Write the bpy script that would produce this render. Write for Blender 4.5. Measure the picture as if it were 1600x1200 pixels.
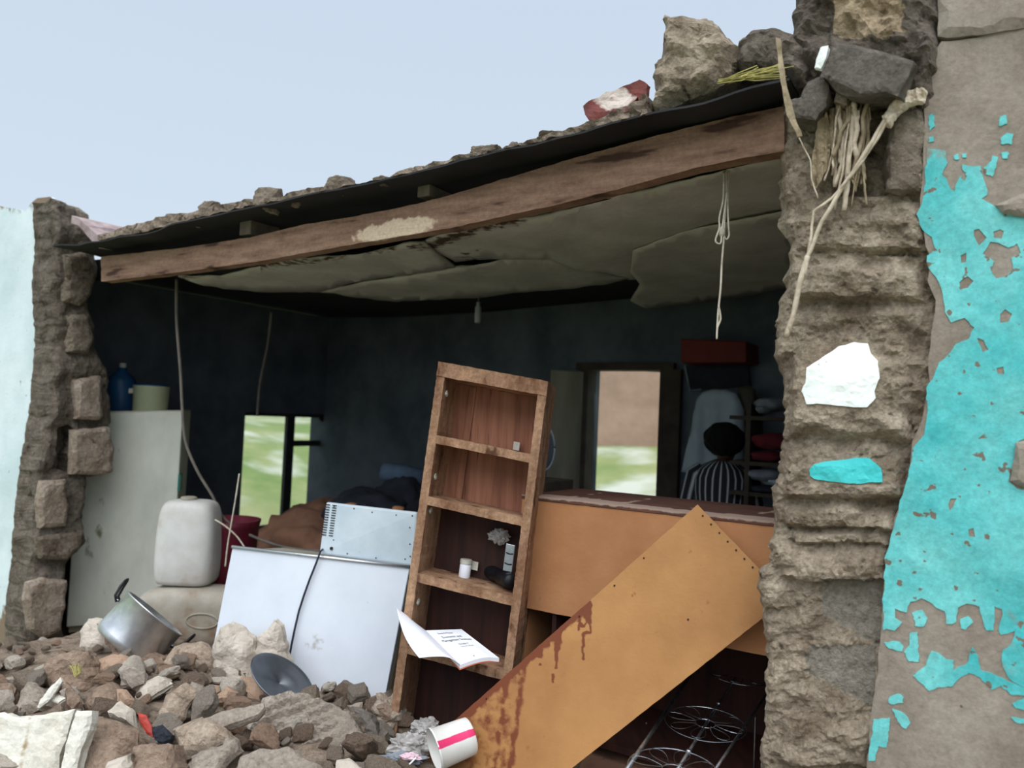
import bpy, bmesh, math, random
from mathutils import Vector, Matrix, noise
from mathutils.geometry import delaunay_2d_cdt
for _o in list(bpy.data.objects): bpy.data.objects.remove(_o)
SC = bpy.context.scene
COL = SC.collection
random.seed(7)
# ------------------------------------------------------------------ camera
FPX, CAMZ = 1200.0, 1.75
PIT, ROL = math.radians(2.4), math.radians(2.5)
FWD = Vector((0, math.cos(PIT), math.sin(PIT)))
UP0 = Vector((0, -math.sin(PIT), math.cos(PIT)))
RT = Vector((1, 0, 0)) * math.cos(ROL) + UP0 * math.sin(ROL)
UP = UP0 * math.cos(ROL) - Vector((1, 0, 0)) * math.sin(ROL)
CAM = Vector((0, 0, CAMZ))
cd = bpy.data.cameras.new('camera'); co = bpy.data.objects.new('camera', cd); COL.objects.link(co)
cd.sensor_width = 36; cd.lens = 36 * FPX / 1600; cd.clip_start = .05; cd.clip_end = 500
co.matrix_world = Matrix((( RT.x, UP.x, -FWD.x, 0), (RT.y, UP.y, -FWD.y, 0), (RT.z, UP.z, -FWD.z, CAMZ), (0, 0, 0, 1)))
cd.dof.use_dof = True; cd.dof.focus_distance = 3.1; cd.dof.aperture_fstop = 27 / 16.0
SC.camera = co
# ------------------------------------------------------------------ sky and light
SC.view_settings.view_transform = 'Standard'; SC.view_settings.look = 'None'
SC.view_settings.gamma = 1; SC.view_settings.use_curve_mapping = False
SC.view_settings.exposure = 0.0
wd = bpy.data.worlds.new('overcast_sky'); SC.world = wd; wd.use_nodes = True
nt = wd.node_tree; nt.nodes.clear()
def _n(nt, t, **k):
    n = nt.nodes.new(t)
    for a, b in k.items(): setattr(n, a, b)
    return n
_o = _n(nt, 'ShaderNodeOutputWorld'); _b = _n(nt, 'ShaderNodeBackground'); _tc = _n(nt, 'ShaderNodeTexCoord')
_s = _n(nt, 'ShaderNodeSeparateXYZ'); _r = _n(nt, 'ShaderNodeValToRGB')
_m = _n(nt, 'ShaderNodeMath', operation='MULTIPLY_ADD'); _m.inputs[1].default_value = .5; _m.inputs[2].default_value = .5
nt.links.new(_tc.outputs['Generated'], _s.inputs[0]); nt.links.new(_s.outputs['Z'], _m.inputs[0])
nt.links.new(_m.outputs[0], _r.inputs[0]); nt.links.new(_r.outputs[0], _b.inputs[0]); nt.links.new(_b.outputs[0], _o.inputs[0])
_e = _r.color_ramp.elements
_e[0].position = .46; _e[0].color = (.25, .24, .22, 1)
_e[1].position = 1.0; _e[1].color = (.80, .90, 1.0, 1)
for p, c in ((.5, (.74, .83, .91)), (.62, (.63, .745, .875)), (.74, (.60, .71, .85))):
    x = _e.new(p); x.color = (*c, 1)
_b.inputs[1].default_value = 1.0
sd = bpy.data.lights.new('overcast_sun', 'SUN'); so = bpy.data.objects.new('overcast_sun', sd); COL.objects.link(so)
sd.angle = math.radians(75); sd.energy = 3.6; sd.color = (.98, .98, 1.0)
so.rotation_euler = Vector((.12, .50, -.86)).to_track_quat('-Z', 'Y').to_euler()
# ------------------------------------------------------------------ projection helpers
def ray(px, py): return (FWD + RT * ((px - 800) / FPX) - UP * ((py - 600) / FPX))
def P(px, py, Y):
    d = ray(px, py); return CAM + d * (Y / d.y)
NI = Vector((.537, .8436, 0)).normalized()       # into the house
E = Vector((NI.y, -NI.x, 0))                      # along the front wall, to the right
D0 = 2.67
def W(s, w, z): return NI * (D0 + w) + E * s + Vector((0, 0, z))
def Ppl(px, py, pt, nrm):
    d = ray(px, py); t = (pt - CAM).dot(nrm) / d.dot(nrm); return CAM + d * t
def PF(px, py, w=0.0): return Ppl(px, py, NI * (D0 + w), NI)
def PS(px, py, s): return Ppl(px, py, W(s, 0, 0), E)
def sw(p): return (p.dot(E), p.dot(NI) - D0)
def fbm(p, o=4, s=1.0): return noise.fractal(Vector(p) * s, 1.0, 2.1, o)
def smooth(t): t = max(0, min(1, t)); return t * t * (3 - 2 * t)
# ------------------------------------------------------------------ materials
def lin(c):
    return tuple(((x / 255) / 12.92 if x / 255 <= .04045 else ((x / 255 + .055) / 1.055) ** 2.4) for x in c)
def mat(name, c1, c2=None, scale=6, rough=.85, bump=.0, bscale=30, metal=0, c3=None, stretch=(1, 1, 1), spots=None,
        spotscale=40, spotth=.68, spotw=.07, detail=6, spec=.3, trans=0, alpha=1, contrast=(.35, .65), grain=0, grains=55):
    m = bpy.data.materials.new(name); m.use_nodes = True; nt = m.node_tree
    b = nt.nodes['Principled BSDF']; L = nt.links.new
    b.inputs['Roughness'].default_value = rough; b.inputs['Metallic'].default_value = metal
    b.inputs['Specular IOR Level'].default_value = spec
    if trans: b.inputs['Transmission Weight'].default_value = trans
    if alpha < 1: b.inputs['Alpha'].default_value = alpha
    c1 = lin(c1); c2 = lin(c2) if c2 else c1
    tc = _n(nt, 'ShaderNodeTexCoord'); mp = _n(nt, 'ShaderNodeMapping'); L(tc.outputs['Object'], mp.inputs[0])
    mp.inputs['Scale'].default_value = stretch
    nz = _n(nt, 'ShaderNodeTexNoise'); nz.inputs['Scale'].default_value = scale; nz.inputs['Detail'].default_value = detail
    nz.inputs['Roughness'].default_value = .62
    L(mp.outputs[0], nz.inputs['Vector'])
    cr = _n(nt, 'ShaderNodeValToRGB'); L(nz.outputs['Fac'], cr.inputs[0])
    cr.color_ramp.elements[0].position = contrast[0]; cr.color_ramp.elements[1].position = contrast[1]
    cr.color_ramp.elements[0].color = (*c1, 1); cr.color_ramp.elements[1].color = (*c2, 1)
    out = cr.outputs[0]
    def mix(f, a, col):
        x = _n(nt, 'ShaderNodeMix', data_type='RGBA'); L(f, x.inputs[0]); L(a, x.inputs[6]); x.inputs[7].default_value = (*col, 1)
        return x.outputs[2]
    if spots:
        n2 = _n(nt, 'ShaderNodeTexNoise'); n2.inputs['Scale'].default_value = spotscale; n2.inputs['Detail'].default_value = 3
        L(mp.outputs[0], n2.inputs['Vector'])
        r2 = _n(nt, 'ShaderNodeMapRange'); r2.inputs[1].default_value = spotth; r2.inputs[2].default_value = spotth + spotw
        L(n2.outputs['Fac'], r2.inputs[0]); out = mix(r2.outputs[0], out, lin(spots))
    if c3:
        at = _n(nt, 'ShaderNodeAttribute', attribute_name='mask')
        n3 = _n(nt, 'ShaderNodeTexNoise'); n3.inputs['Scale'].default_value = 25; n3.inputs['Detail'].default_value = 5
        L(tc.outputs['Object'], n3.inputs['Vector'])
        ad = _n(nt, 'ShaderNodeMath', operation='MULTIPLY_ADD'); ad.inputs[1].default_value = 1.0; ad.inputs[2].default_value = -.5
        L(n3.outputs['Fac'], ad.inputs[0])
        a2 = _n(nt, 'ShaderNodeMath', operation='ADD'); L(at.outputs['Fac'], a2.inputs[0]); L(ad.outputs[0], a2.inputs[1])
        r3 = _n(nt, 'ShaderNodeMapRange'); r3.inputs[1].default_value = .38; r3.inputs[2].default_value = .62
        L(a2.outputs[0], r3.inputs[0]); out = mix(r3.outputs[0], out, lin(c3))
    if grain:
        n5 = _n(nt, 'ShaderNodeTexNoise'); n5.inputs['Scale'].default_value = grains; n5.inputs['Detail'].default_value = 9; n5.inputs['Roughness'].default_value = .75
        L(tc.outputs['Object'], n5.inputs['Vector'])
        r5 = _n(nt, 'ShaderNodeMapRange'); r5.inputs[1].default_value = .32; r5.inputs[2].default_value = .68
        r5.inputs[3].default_value = 1 - grain; r5.inputs[4].default_value = 1 + grain * .55
        L(n5.outputs['Fac'], r5.inputs[0])
        x5 = _n(nt, 'ShaderNodeVectorMath', operation='SCALE'); L(out, x5.inputs[0]); L(r5.outputs[0], x5.inputs['Scale']); out = x5.outputs[0]
    L(out, b.inputs['Base Color'])
    if bump:
        n4 = _n(nt, 'ShaderNodeTexNoise'); n4.inputs['Scale'].default_value = bscale; n4.inputs['Detail'].default_value = 8
        n4.inputs['Roughness'].default_value = .68
        L(mp.outputs[0], n4.inputs['Vector'])
        bp = _n(nt, 'ShaderNodeBump'); bp.inputs['Strength'].default_value = bump; bp.inputs['Distance'].default_value = .03
        L(n4.outputs['Fac'], bp.inputs['Height']); L(bp.outputs[0], b.inputs['Normal'])
    return m
# ------------------------------------------------------------------ tagging
def tag(o, label, cat, group=None, kind=None):
    if label: o['label'] = label
    if cat: o['category'] = cat
    if group: o['group'] = group
    if kind: o['kind'] = kind
    return o
def thing(name, loc, label, cat, group=None):
    o = bpy.data.objects.new(name, None); COL.objects.link(o); o.location = loc; o.empty_display_size = .1
    return tag(o, label, cat, group)
def wloc(o):
    v = Vector((0, 0, 0))
    while o: v += o.location; o = o.parent
    return v
class MB:
    def __init__(s): s.v = []; s.f = []; s.mask = {}; s.mi = []
    def add(s, vs, fs):
        k = len(s.v); s.v += [Vector(v) for v in vs]; s.f += [[i + k for i in f] for f in fs]; return k
    def hexa(s, a, b):    # a: four corners front, b: four corners back
        s.add(list(a) + list(b), [[0, 1, 2, 3], [7, 6, 5, 4], [0, 4, 5, 1], [1, 5, 6, 2], [2, 6, 7, 3], [3, 7, 4, 0]]); return s
    def box(s, c, size, R=None):
        R = R or Matrix.Identity(3); c = Vector(c); x, y, z = [q / 2 for q in size]
        pts = [c + R @ Vector((i * x, j * y, k * z)) for j in (-1, 1) for i, k in ((-1, -1), (1, -1), (1, 1), (-1, 1))]
        return s.hexa(pts[:4], pts[4:])
    def tube(s, pts, r, n=6, cap=True):
        pts = [Vector(p) for p in pts]; rings = []
        rr = r if isinstance(r, (list, tuple)) else [r] * len(pts)
        t0 = (pts[1] - pts[0]).normalized(); a = t0.orthogonal().normalized()
        vs = []
        for i, p in enumerate(pts):
            t = ((pts[min(i + 1, len(pts) - 1)] - pts[max(i - 1, 0)])).normalized()
            a = (a - t * a.dot(t))
            a = a.normalized() if a.length > 1e-6 else t.orthogonal().normalized()
            b = t.cross(a)
            for k in range(n):
                q = 2 * math.pi * k / n; vs.append(p + (a * math.cos(q) + b * math.sin(q)) * rr[i])
        fs = [[i * n + k, i * n + (k + 1) % n, (i + 1) * n + (k + 1) % n, (i + 1) * n + k] for i in range(len(pts) - 1) for k in range(n)]
        if cap: fs += [list(range(n))[::-1], list(range((len(pts) - 1) * n, len(pts) * n))]
        s.add(vs, fs); return s
    def lathe(s, o, ax, prof, n=32, cap0=True, cap1=True):   # prof: (height, radius)
        ax = Vector(ax).normalized(); a = ax.orthogonal().normalized(); b = ax.cross(a); o = Vector(o); vs = []
        for h, r in prof:
            for k in range(n):
                q = 2 * math.pi * k / n; vs.append(o + ax * h + (a * math.cos(q) + b * math.sin(q)) * r)
        m = len(prof)
        fs = [[i * n + k, i * n + (k + 1) % n, (i + 1) * n + (k + 1) % n, (i + 1) * n + k] for i in range(m - 1) for k in range(n)]
        if cap0: fs.append(list(range(n))[::-1])
        if cap1: fs.append(list(range((m - 1) * n, m * n)))
        s.add(vs, fs); return s
    def loft(s, o, X, Y_, Z_, secs, n=40):   # secs: (z, halfx, halfy, power)
        o = Vector(o); vs = []
        for z, hx, hy, pw in secs:
            for k in range(n):
                q = 2 * math.pi * k / n; c, d = math.cos(q), math.sin(q)
                e = 2 / pw
                vs.append(o + Z_ * z + X * (hx * math.copysign(abs(c) ** e, c)) + Y_ * (hy * math.copysign(abs(d) ** e, d)))
        m = len(secs)
        fs = [[i * n + k, i * n + (k + 1) % n, (i + 1) * n + (k + 1) % n, (i + 1) * n + k] for i in range(m - 1) for k in range(n)]
        fs += [list(range(n))[::-1], list(range((m - 1) * n, m * n))]
        s.add(vs, fs); return s
    def build(s, name, m, parent=None, smooth_=False, bevel=0, sub=0, label=None, cat=None, group=None, kind=None, fixn=True):
        if parent is None:
            mn = [min(v[i] for v in s.v) for i in range(3)]; mx = [max(v[i] for v in s.v) for i in range(3)]
            org = Vector(((mn[0] + mx[0]) / 2, (mn[1] + mx[1]) / 2, mn[2]))
            off = org; loc = org
        else: off = wloc(parent); loc = Vector((0, 0, 0))
        me = bpy.data.meshes.new(name); me.from_pydata([v - off for v in s.v], [], s.f); me.update()
        if s.mask:
            at = me.attributes.new('mask', 'FLOAT', 'POINT')
            for i, x in s.mask.items(): at.data[i].value = x
        if fixn:
            bm = bmesh.new(); bm.from_mesh(me); bmesh.ops.recalc_face_normals(bm, faces=bm.faces); bm.to_mesh(me); bm.free()
        for mm in (m if isinstance(m, (list, tuple)) else [m]): me.materials.append(mm)
        if smooth_:
            for p in me.polygons: p.use_smooth = True
        o = bpy.data.objects.new(name, me); COL.objects.link(o); o.location = loc
        if parent: o.parent = parent
        if bevel:
            md = o.modifiers.new('bevel', 'BEVEL'); md.width = bevel; md.segments = 2; md.limit_method = 'ANGLE'; md.angle_limit = math.radians(40)
        if sub:
            md = o.modifiers.new('sub', 'SUBSURF'); md.levels = sub; md.render_levels = sub
        return tag(o, label, cat, group, kind)
def inpoly(x, y, poly):
    c = False; j = len(poly) - 1
    for i in range(len(poly)):
        xi, yi = poly[i]; xj, yj = poly[j]
        if (yi > y) != (yj > y) and x < (xj - xi) * (y - yi) / (yj - yi) + xi: c = not c
        j = i
    return c
def dist_edge(x, y, poly):
    d = 1e9; j = len(poly) - 1
    for i in range(len(poly)):
        ax, ay = poly[j]; bx, by = poly[i]; vx, vy = bx - ax, by - ay
        L = vx * vx + vy * vy
        t = 0 if L == 0 else max(0, min(1, ((x - ax) * vx + (y - ay) * vy) / L))
        d = min(d, (x - ax - vx * t) ** 2 + (y - ay - vy * t) ** 2); j = i
    return math.sqrt(d)
def densify(poly, g, jit, seed=0, closed=True):
    out = []; n = len(poly)
    for i in range(n if closed else n - 1):
        a = poly[i]; b = poly[(i + 1) % n]; L = math.dist(a, b); k = max(1, int(L / g))
        for q in range(k):
            t = q / k; x = a[0] + (b[0] - a[0]) * t; y = a[1] + (b[1] - a[1]) * t
            if jit:
                nn = noise.noise(Vector((x / (g * 2.2), y / (g * 2.2), seed * 7.1))) + .6 * noise.noise(Vector((x / g * .9, y / g * .9, seed * 3.3)))
                m = noise.noise(Vector((x / (g * 2.2) + 50, y / (g * 2.2), seed * 7.1)))
                x += nn * jit * 1.6; y += m * jit * 1.6
            out.append((x, y))
    if not closed: out.append(poly[-1])
    return out
def slab(poly, fmap, thick, g=6, relief=None, jit=1.5, seed=0, holes=(), edge=0, edgew=10, mask=None, rdir=None, side=2, srough=.25, mb=None, holejit=None):
    """A thick piece with a given outline. fmap turns outline coordinates into a point of its front plane."""
    mb = mb or MB(); thick = Vector(thick)
    rdir = rdir if rdir is not None else -thick.normalized()
    pl = densify(poly, g, jit, seed)
    hs = [densify(h, g, jit if holejit is None else holejit, seed + 1 + i) for i, h in enumerate(holes)]
    pts = list(pl); eds = [(i, (i + 1) % len(pl)) for i in range(len(pl))]
    for h in hs:
        k = len(pts); pts += h; eds += [(k + i, k + (i + 1) % len(h)) for i in range(len(h))]
    x0 = min(p[0] for p in pl); x1 = max(p[0] for p in pl); y0 = min(p[1] for p in pl); y1 = max(p[1] for p in pl)
    rnd = random.Random(seed + 11); y = y0 + g / 2
    while y < y1:
        x = x0 + g / 2
        while x < x1:
            qx, qy = x + (rnd.random() - .5) * g * .5, y + (rnd.random() - .5) * g * .5
            if inpoly(qx, qy, pl) and dist_edge(qx, qy, pl) > g * .4 and not any(inpoly(qx, qy, h) or dist_edge(qx, qy, h) < g * .4 for h in hs):
                pts.append((qx, qy))
            x += g
        y += g
    r = delaunay_2d_cdt([Vector(p) for p in pts], eds, [], 0, 1e-5)
    vs, tris = r[0], r[2]
    keep = []
    for t in tris:
        cx = sum(vs[i][0] for i in t) / 3; cy = sum(vs[i][1] for i in t) / 3
        if inpoly(cx, cy, pl) and not any(inpoly(cx, cy, h) for h in hs): keep.append(list(t))
    ec = {}
    for t in keep:
        for a, b in ((t[0], t[1]), (t[1], t[2]), (t[2], t[0])): ec[(a, b)] = 1
    bnd = [(a, b) for (a, b) in ec if (b, a) not in ec]
    front = []; msk = []
    for v in vs:
        p = fmap(v[0], v[1]); h = relief(v[0], v[1]) if relief else 0
        if edge: h -= edge * (1 - min(1, dist_edge(v[0], v[1], pl) / edgew)) ** 2
        front.append(p + rdir * h); msk.append(mask(v[0], v[1]) if mask else 0)
    base = len(mb.v); mb.v += front; mb.f += [[i + base for i in t] for t in keep]
    if mask:
        for i, q in enumerate(msk): mb.mask[base + i] = q
    bb = len(mb.v); mb.v += [fmap(v[0], v[1]) + thick for v in vs]; mb.f += [[i + bb for i in t[::-1]] for t in keep]
    bvs = sorted(set(i for e in bnd for i in e)); prev = {i: base + i for i in bvs}
    tl = thick.length
    for L in range(1, side + 1):
        cur = {}
        for i in bvs:
            if L == side: cur[i] = bb + i
            else:
                p = front[i].lerp(mb.v[bb + i], L / side)
                c = Vector((noise.noise(p * 9 + Vector((seed, 0, 0))), noise.noise(p * 9 + Vector((0, seed, 5))), noise.noise(p * 9 + Vector((0, 8, seed)))))
                mb.v.append(p + c * min(tl, .15) * srough); cur[i] = len(mb.v) - 1
        for a, b in bnd: mb.f.append([prev[b], prev[a], cur[a], cur[b]])
        prev = cur
    return mb
_ico = {}
def ico(sub):
    if sub not in _ico:
        bm = bmesh.new(); bmesh.ops.create_icosphere(bm, subdivisions=sub, radius=1)
        _ico[sub] = ([v.co.copy() for v in bm.verts], [[v.index for v in f.verts] for f in bm.faces]); bm.free()
    return _ico[sub]
def chunk(c, size, seed, sub=3, rough=.06, R=None, cuts=9, mb=None):
    """A broken lump: a sphere of directions cut by random planes, roughened."""
    mb = mb or MB(); rnd = random.Random(seed); vs, fs = ico(sub); pl = []
    for ax in ((1, 0, 0), (0, 1, 0), (0, 0, 1)):
        for sg in (-1, 1):
            n = Vector(ax) * sg + Vector([rnd.uniform(-.25, .25) for _ in range(3)]); pl.append((n.normalized(), rnd.uniform(.8, 1)))
    for _ in range(cuts):
        n = Vector([rnd.gauss(0, 1) for _ in range(3)]).normalized(); pl.append((n, rnd.uniform(.85, 1.15)))
    R = R or Matrix.Rotation(rnd.uniform(0, 6.28), 3, 'Z') @ Matrix.Rotation(rnd.uniform(-.5, .5), 3, 'X') @ Matrix.Rotation(rnd.uniform(-.5, .5), 3, 'Y')
    out = []
    for d in vs:
        r = min([h / max(.05, d.dot(n)) for n, h in pl if d.dot(n) > .05] + [1.6])
        r *= 1 + rough * fbm(d * 2.5 + Vector((seed, 0, 0)), 4)
        out.append(Vector(c) + R @ Vector((d.x * r * size[0], d.y * r * size[1], d.z * r * size[2])))
    mb.add(out, fs); return mb
# ------------------------------------------------------------------ palette
M = {}
M['mortar'] = mat('grey_brown_mortar', (168, 155, 140), (140, 124, 107), 5, .95, .5, 35, spots=(104, 92, 78), spotscale=14, spotth=.66, grain=.5)
M['block'] = mat('weathered_block', (148, 136, 120), (106, 93, 79), 7, .95, .9, 22, spots=(84, 72, 60), spotscale=18, spotth=.63, grain=.5)
M['blockdark'] = mat('damp_block', (124, 114, 102), (92, 82, 71), 8, .95, .9, 22, spots=(62, 54, 46), spotscale=16, spotth=.63, c3=(176, 156, 128), grain=.5)
M['pillar'] = mat('broken_masonry', (198, 182, 160), (136, 120, 100), 6, .95, 1.0, 30, grain=.5, spots=(88, 75, 60), spotscale=17, spotth=.66, c3=(158, 150, 136))
M['plaster'] = mat('bare_plaster', (158, 148, 135), (136, 124, 110), 4, .9, .25, 40, spots=(88, 76, 64), spotscale=26, spotth=.72, grain=.25)
M['teal'] = mat('turquoise_paint', (120, 206, 202), (62, 180, 182), 3.2, .6, .12, 50, spots=(118, 110, 96), spotscale=26, spotth=.655, spotw=.02, c3=(140, 134, 120), contrast=(.3, .7), grain=.25)
M['tealpatch'] = mat('turquoise_paint_patch', (72, 200, 198), (58, 186, 186), 9, .6, .1)
M['white'] = mat('white_painted_plaster', (216, 228, 230), (194, 210, 212), 2.2, .7, .12, 40, spots=(110, 106, 106), spotscale=24, spotth=.70, spotw=.05, c3=(128, 110, 92))
M['whitepatch'] = mat('white_paint_patch', (246, 250, 244), (236, 244, 238), 5, .7, .1, spots=(120, 112, 100), spotscale=26, spotth=.7)
M['innerwall'] = mat('room_shade_plaster', (100, 108, 116), (74, 82, 90), 2, .95, .2, 20)  # darkness of the room is put into this wall colour
M['innerdark'] = mat('gap_shade_black', (34, 34, 34), (24, 25, 26), 2, .95, .2, 20)  # near-black standing for the shade in the gap under the roof
M['beam'] = mat('weathered_timber', (150, 120, 100), (112, 84, 68), 9, .8, .35, 30, stretch=(.35, .35, 2.2), spots=(70, 48, 38), spotscale=9, spotth=.6, c3=(205, 184, 158), grain=.25)
M['timber'] = mat('grey_timber', (120, 108, 96), (92, 82, 74), 9, .9, .3, 30)
M['ceil'] = mat('stained_ceiling_board', (196, 192, 184), (170, 166, 158), 3, .9, .2, 14, c3=(72, 54, 42))
M['sheet'] = mat('roof_sheet', (44, 44, 46), (30, 30, 32), 3, .7)
M['dirt'] = mat('brown_dirt', (164, 147, 129), (122, 105, 89), 7, .97, 1.0, 18, spots=(80, 66, 54), spotscale=12, spotth=.62, grain=.5)
M['roofdirt'] = mat('mortar_crumbs', (160, 145, 128), (120, 104, 90), 12, .97, 1.0, 26, spots=(84, 72, 62), spotscale=25, spotth=.6, grain=.5)
M['grass'] = mat('wet_grass', (146, 152, 104), (88, 120, 58), .5, .9, .6, 8, spots=(186, 190, 176), spotscale=.9, spotth=.50, spotw=.2)
M['brick'] = mat('distant_brick', (166, 140, 122), (142, 117, 101), 1.5, .95, .4, 10)
M['fibre'] = mat('pale_torn_fibre', (214, 200, 178), (172, 156, 134), 20, .9, .3)
M['fibredark'] = mat('dirty_torn_fibre', (176, 160, 132), (128, 112, 88), 16, .9, .4)
M['bareblock'] = mat('smooth_grey_block', (112, 105, 97), (94, 87, 80), 9, .95, .35, 50, spots=(74, 68, 62), spotscale=30, spotth=.68, grain=.5)
# ------------------------------------------------------------------ ground
def hz(s, w):
    """Height of the heap of rubble lying across the broken wall."""
    o = Vector((s * 1.3, w * 1.3, 0))
    n = .06 * fbm(o, 3) + .035 * fbm(o * 6, 4)
    prof = [(-4, 0), (-2.6, .05), (-1.6, .34), (-.6, .43), (-.1, .39), (.35, .28), (.9, .16), (1.5, .04), (2.2, 0), (5, 0)]
    z = 0
    for (a, za), (b, zb) in zip(prof, prof[1:]):
        if a <= w <= b: z = za + (zb - za) * smooth((w - a) / (b - a))
    f = 1 if s < -1.4 else max(.35, 1 - (s + 1.4) * .55)
    left = 1 - .9 * smooth((-4.5 - s) / .8)
    return z * f * left + n * min(1, z * 5) - .14 * smooth((-4.8 - s) / .5) * smooth((.5 - w) / .4) * smooth((w + 3) / 1)
def G(px, py):
    d = ray(px, py); t = .6
    while t < 9:
        p = CAM + d * t; s, w = sw(p)
        if p.z <= hz(s, w): return p
        t += .01
    return CAM + d * 4
def gridmesh(name, s0, s1, w0, w1, ds, zf, m, **k):
    ns = int((s1 - s0) / ds); nw = int((w1 - w0) / ds); mb = MB()
    vs = [W(s0 + i * ds, w0 + j * ds, zf(s0 + i * ds, w0 + j * ds)) for j in range(nw + 1) for i in range(ns + 1)]
    mb.add(vs, [[j * (ns + 1) + i, j * (ns + 1) + i + 1, (j + 1) * (ns + 1) + i + 1, (j + 1) * (ns + 1) + i] for j in range(nw) for i in range(ns)])
    return mb.build(name, m, **k)
gridmesh('floor', -7.5, 3.5, -4, 5.2, .05, hz, M['dirt'], smooth_=True, kind='structure', label='brown earth floor buried under fallen plaster and soil')
def yard(s, w):
    p = W(s, w, 0); q = max(0, s * 0 + max(w - 3.6, -6.3 - s))
    return -.02 + 1.42 * smooth(q / 7.5) + .05 * fbm((s * .5, w * .5, 0), 3) + min(.5, max(0, q - 14) * .02)
gridmesh('ground', -60, 30, -14, 70, .75, lambda s, w: yard(s, w) if (w > 3.7 or s < -6.5) else -.06, M['grass'], smooth_=True, kind='structure', label='wet green grass around the house')
# ------------------------------------------------------------------ the shell of the house
SL, SRR, WB = -6.1, 1.9, 3.2
roofpx = [(-40, 400), (150, 379), (230, 364), (330, 338), (500, 303), (650, 271), (800, 233), (915, 207), (1005, 183), (1100, 160), (1215, 128), (1330, 102), (1500, 60)]
roofsz = [sw(PF(x, y, -.12))[:1] + (PF(x, y, -.12).z,) for x, y in roofpx]
def zroof(s):
    if s <= roofsz[0][0]: return roofsz[0][1]
    for (a, za), (b, zb) in zip(roofsz, roofsz[1:]):
        if a <= s <= b: return za + (zb - za) * (s - a) / (b - a)
    return roofsz[-1][1]
def Wmap(w): return lambda s, z: W(s, w, z)
def side_map(s0): return lambda w, z: W(s0, w, z)
# back wall with its doorway
dl, dr = sw(Ppl(917, 700, NI * (D0 + WB), NI))[0], sw(Ppl(1034, 700, NI * (D0 + WB), NI))[0]
dt = Ppl(975, 577, NI * (D0 + WB), NI).z
prof = [(SL - .2, -.1), (dl, -.1), (dl, dt), (dr, dt), (dr, -.1), (SRR + .2, -.1), (SRR + .2, zroof(SRR) - .01)] + [(s, zroof(s) - .01) for s in (1, 0, -1, -2, -3, -4, -5)] + [(SL - .2, zroof(SL) - .01)]
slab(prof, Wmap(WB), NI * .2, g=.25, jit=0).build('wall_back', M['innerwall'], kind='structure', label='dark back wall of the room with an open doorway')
# left wall with its window
def on_left(px, py): p = PS(px, py, SL); return (p.dot(NI) - D0, p.z)
wa, wb = on_left(378, 740)[0], on_left(525, 740)[0]
wt, wbt = on_left(450, 646)[1], on_left(420, 827)[1]
hole = [(wa, wbt), (wb, wbt), (wb, wt), (wa, wt)]
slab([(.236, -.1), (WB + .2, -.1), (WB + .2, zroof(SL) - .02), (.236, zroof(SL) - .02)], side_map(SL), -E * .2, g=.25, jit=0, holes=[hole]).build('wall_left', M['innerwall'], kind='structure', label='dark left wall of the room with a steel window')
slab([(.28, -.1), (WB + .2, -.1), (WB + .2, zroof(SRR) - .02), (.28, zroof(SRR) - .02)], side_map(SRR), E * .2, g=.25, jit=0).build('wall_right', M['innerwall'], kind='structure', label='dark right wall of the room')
# steel window
M['steel'] = mat('dark_window_steel', (58, 60, 60), (40, 42, 44), 8, .6)
wroot = thing('window_1', W(SL, (wa + wb) / 2, wbt), 'dark steel window frame in the left wall above the heap of bedding', None); wroot['kind'] = 'structure'
def LB(w0, w1, z0, z1, d=.04): return MB().box(W(SL - .06, (w0 + w1) / 2, (z0 + z1) / 2), (d, w1 - w0, z1 - z0), Matrix((E, NI, Vector((0, 0, 1)))).transposed())
t = .035
wm = on_left(455, 740)[0]; wz = on_left(480, 693)[1]
for a in ((wa, wb, wt - t, wt), (wa, wb, wbt, wbt + t), (wa, wa + .02, wbt, wt), (wb - t, wb, wbt, wt)): LB(*a).build('frame', M['steel'], wroot)
LB(wm - .05, wm + .05, wbt, wt).build('mullion', M['steel'], wroot)
LB(wm, wb, wz - .03, wz + .03).build('glazing_bar', M['steel'], wroot)
M['glass'] = mat('window_glass', (235, 240, 240), rough=.05, trans=1)
M['rag'] = mat('dark_cloth_rag', (40, 40, 42), (26, 27, 30), 9, .95, .3)
pts = [on_left(*q) for q in ((498, 640), (528, 640), (528, 668), (512, 664), (502, 656))]
slab(pts, side_map(SL - .03), E * .02, g=.05, jit=0).build('rag', M['rag'], wroot)
# door frame at the back
dr_root = thing('door_1', W((dl + dr) / 2, WB, 0), 'open back doorway with dark wooden frame', None); dr_root['kind'] = 'structure'
M['doorwood'] = mat('dark_door_wood', (74, 66, 56), (54, 48, 42), 6, .85)
RW = Matrix((E, NI, Vector((0, 0, 1)))).transposed()
for a, b in ((dl - .05, dl + .015), (dr - .015, dr + .16)): MB().box(W((a + b) / 2, WB + .02, dt / 2), (b - a, .16, dt), RW).build('frame', M['doorwood'], dr_root, bevel=.004)
MB().box(W((dl + dr) / 2, WB + .02, dt + .02), (dr - dl + .2, .18, .06), RW).build('lintel', M['doorwood'], dr_root, bevel=.004)
M['doorleaf'] = mat('grey_green_door_paint', (160, 156, 138), (128, 124, 108), 5, .8, stretch=(1, 1, .2))
a = W(dl, WB - .02, 0); b = a + (-NI * .8 * .80 - E * .8 * .60)*.42
lv = MB(); q = Vector((0, 0, dt - .03)); th = (b - a).cross(Vector((0, 0, 1))).normalized() * .035
lv.hexa([a, b, b + q, a + q], [a + th, b + th, b + q + th, a + q + th]); lv.build('door_leaf', M['doorleaf'], dr_root)
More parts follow.
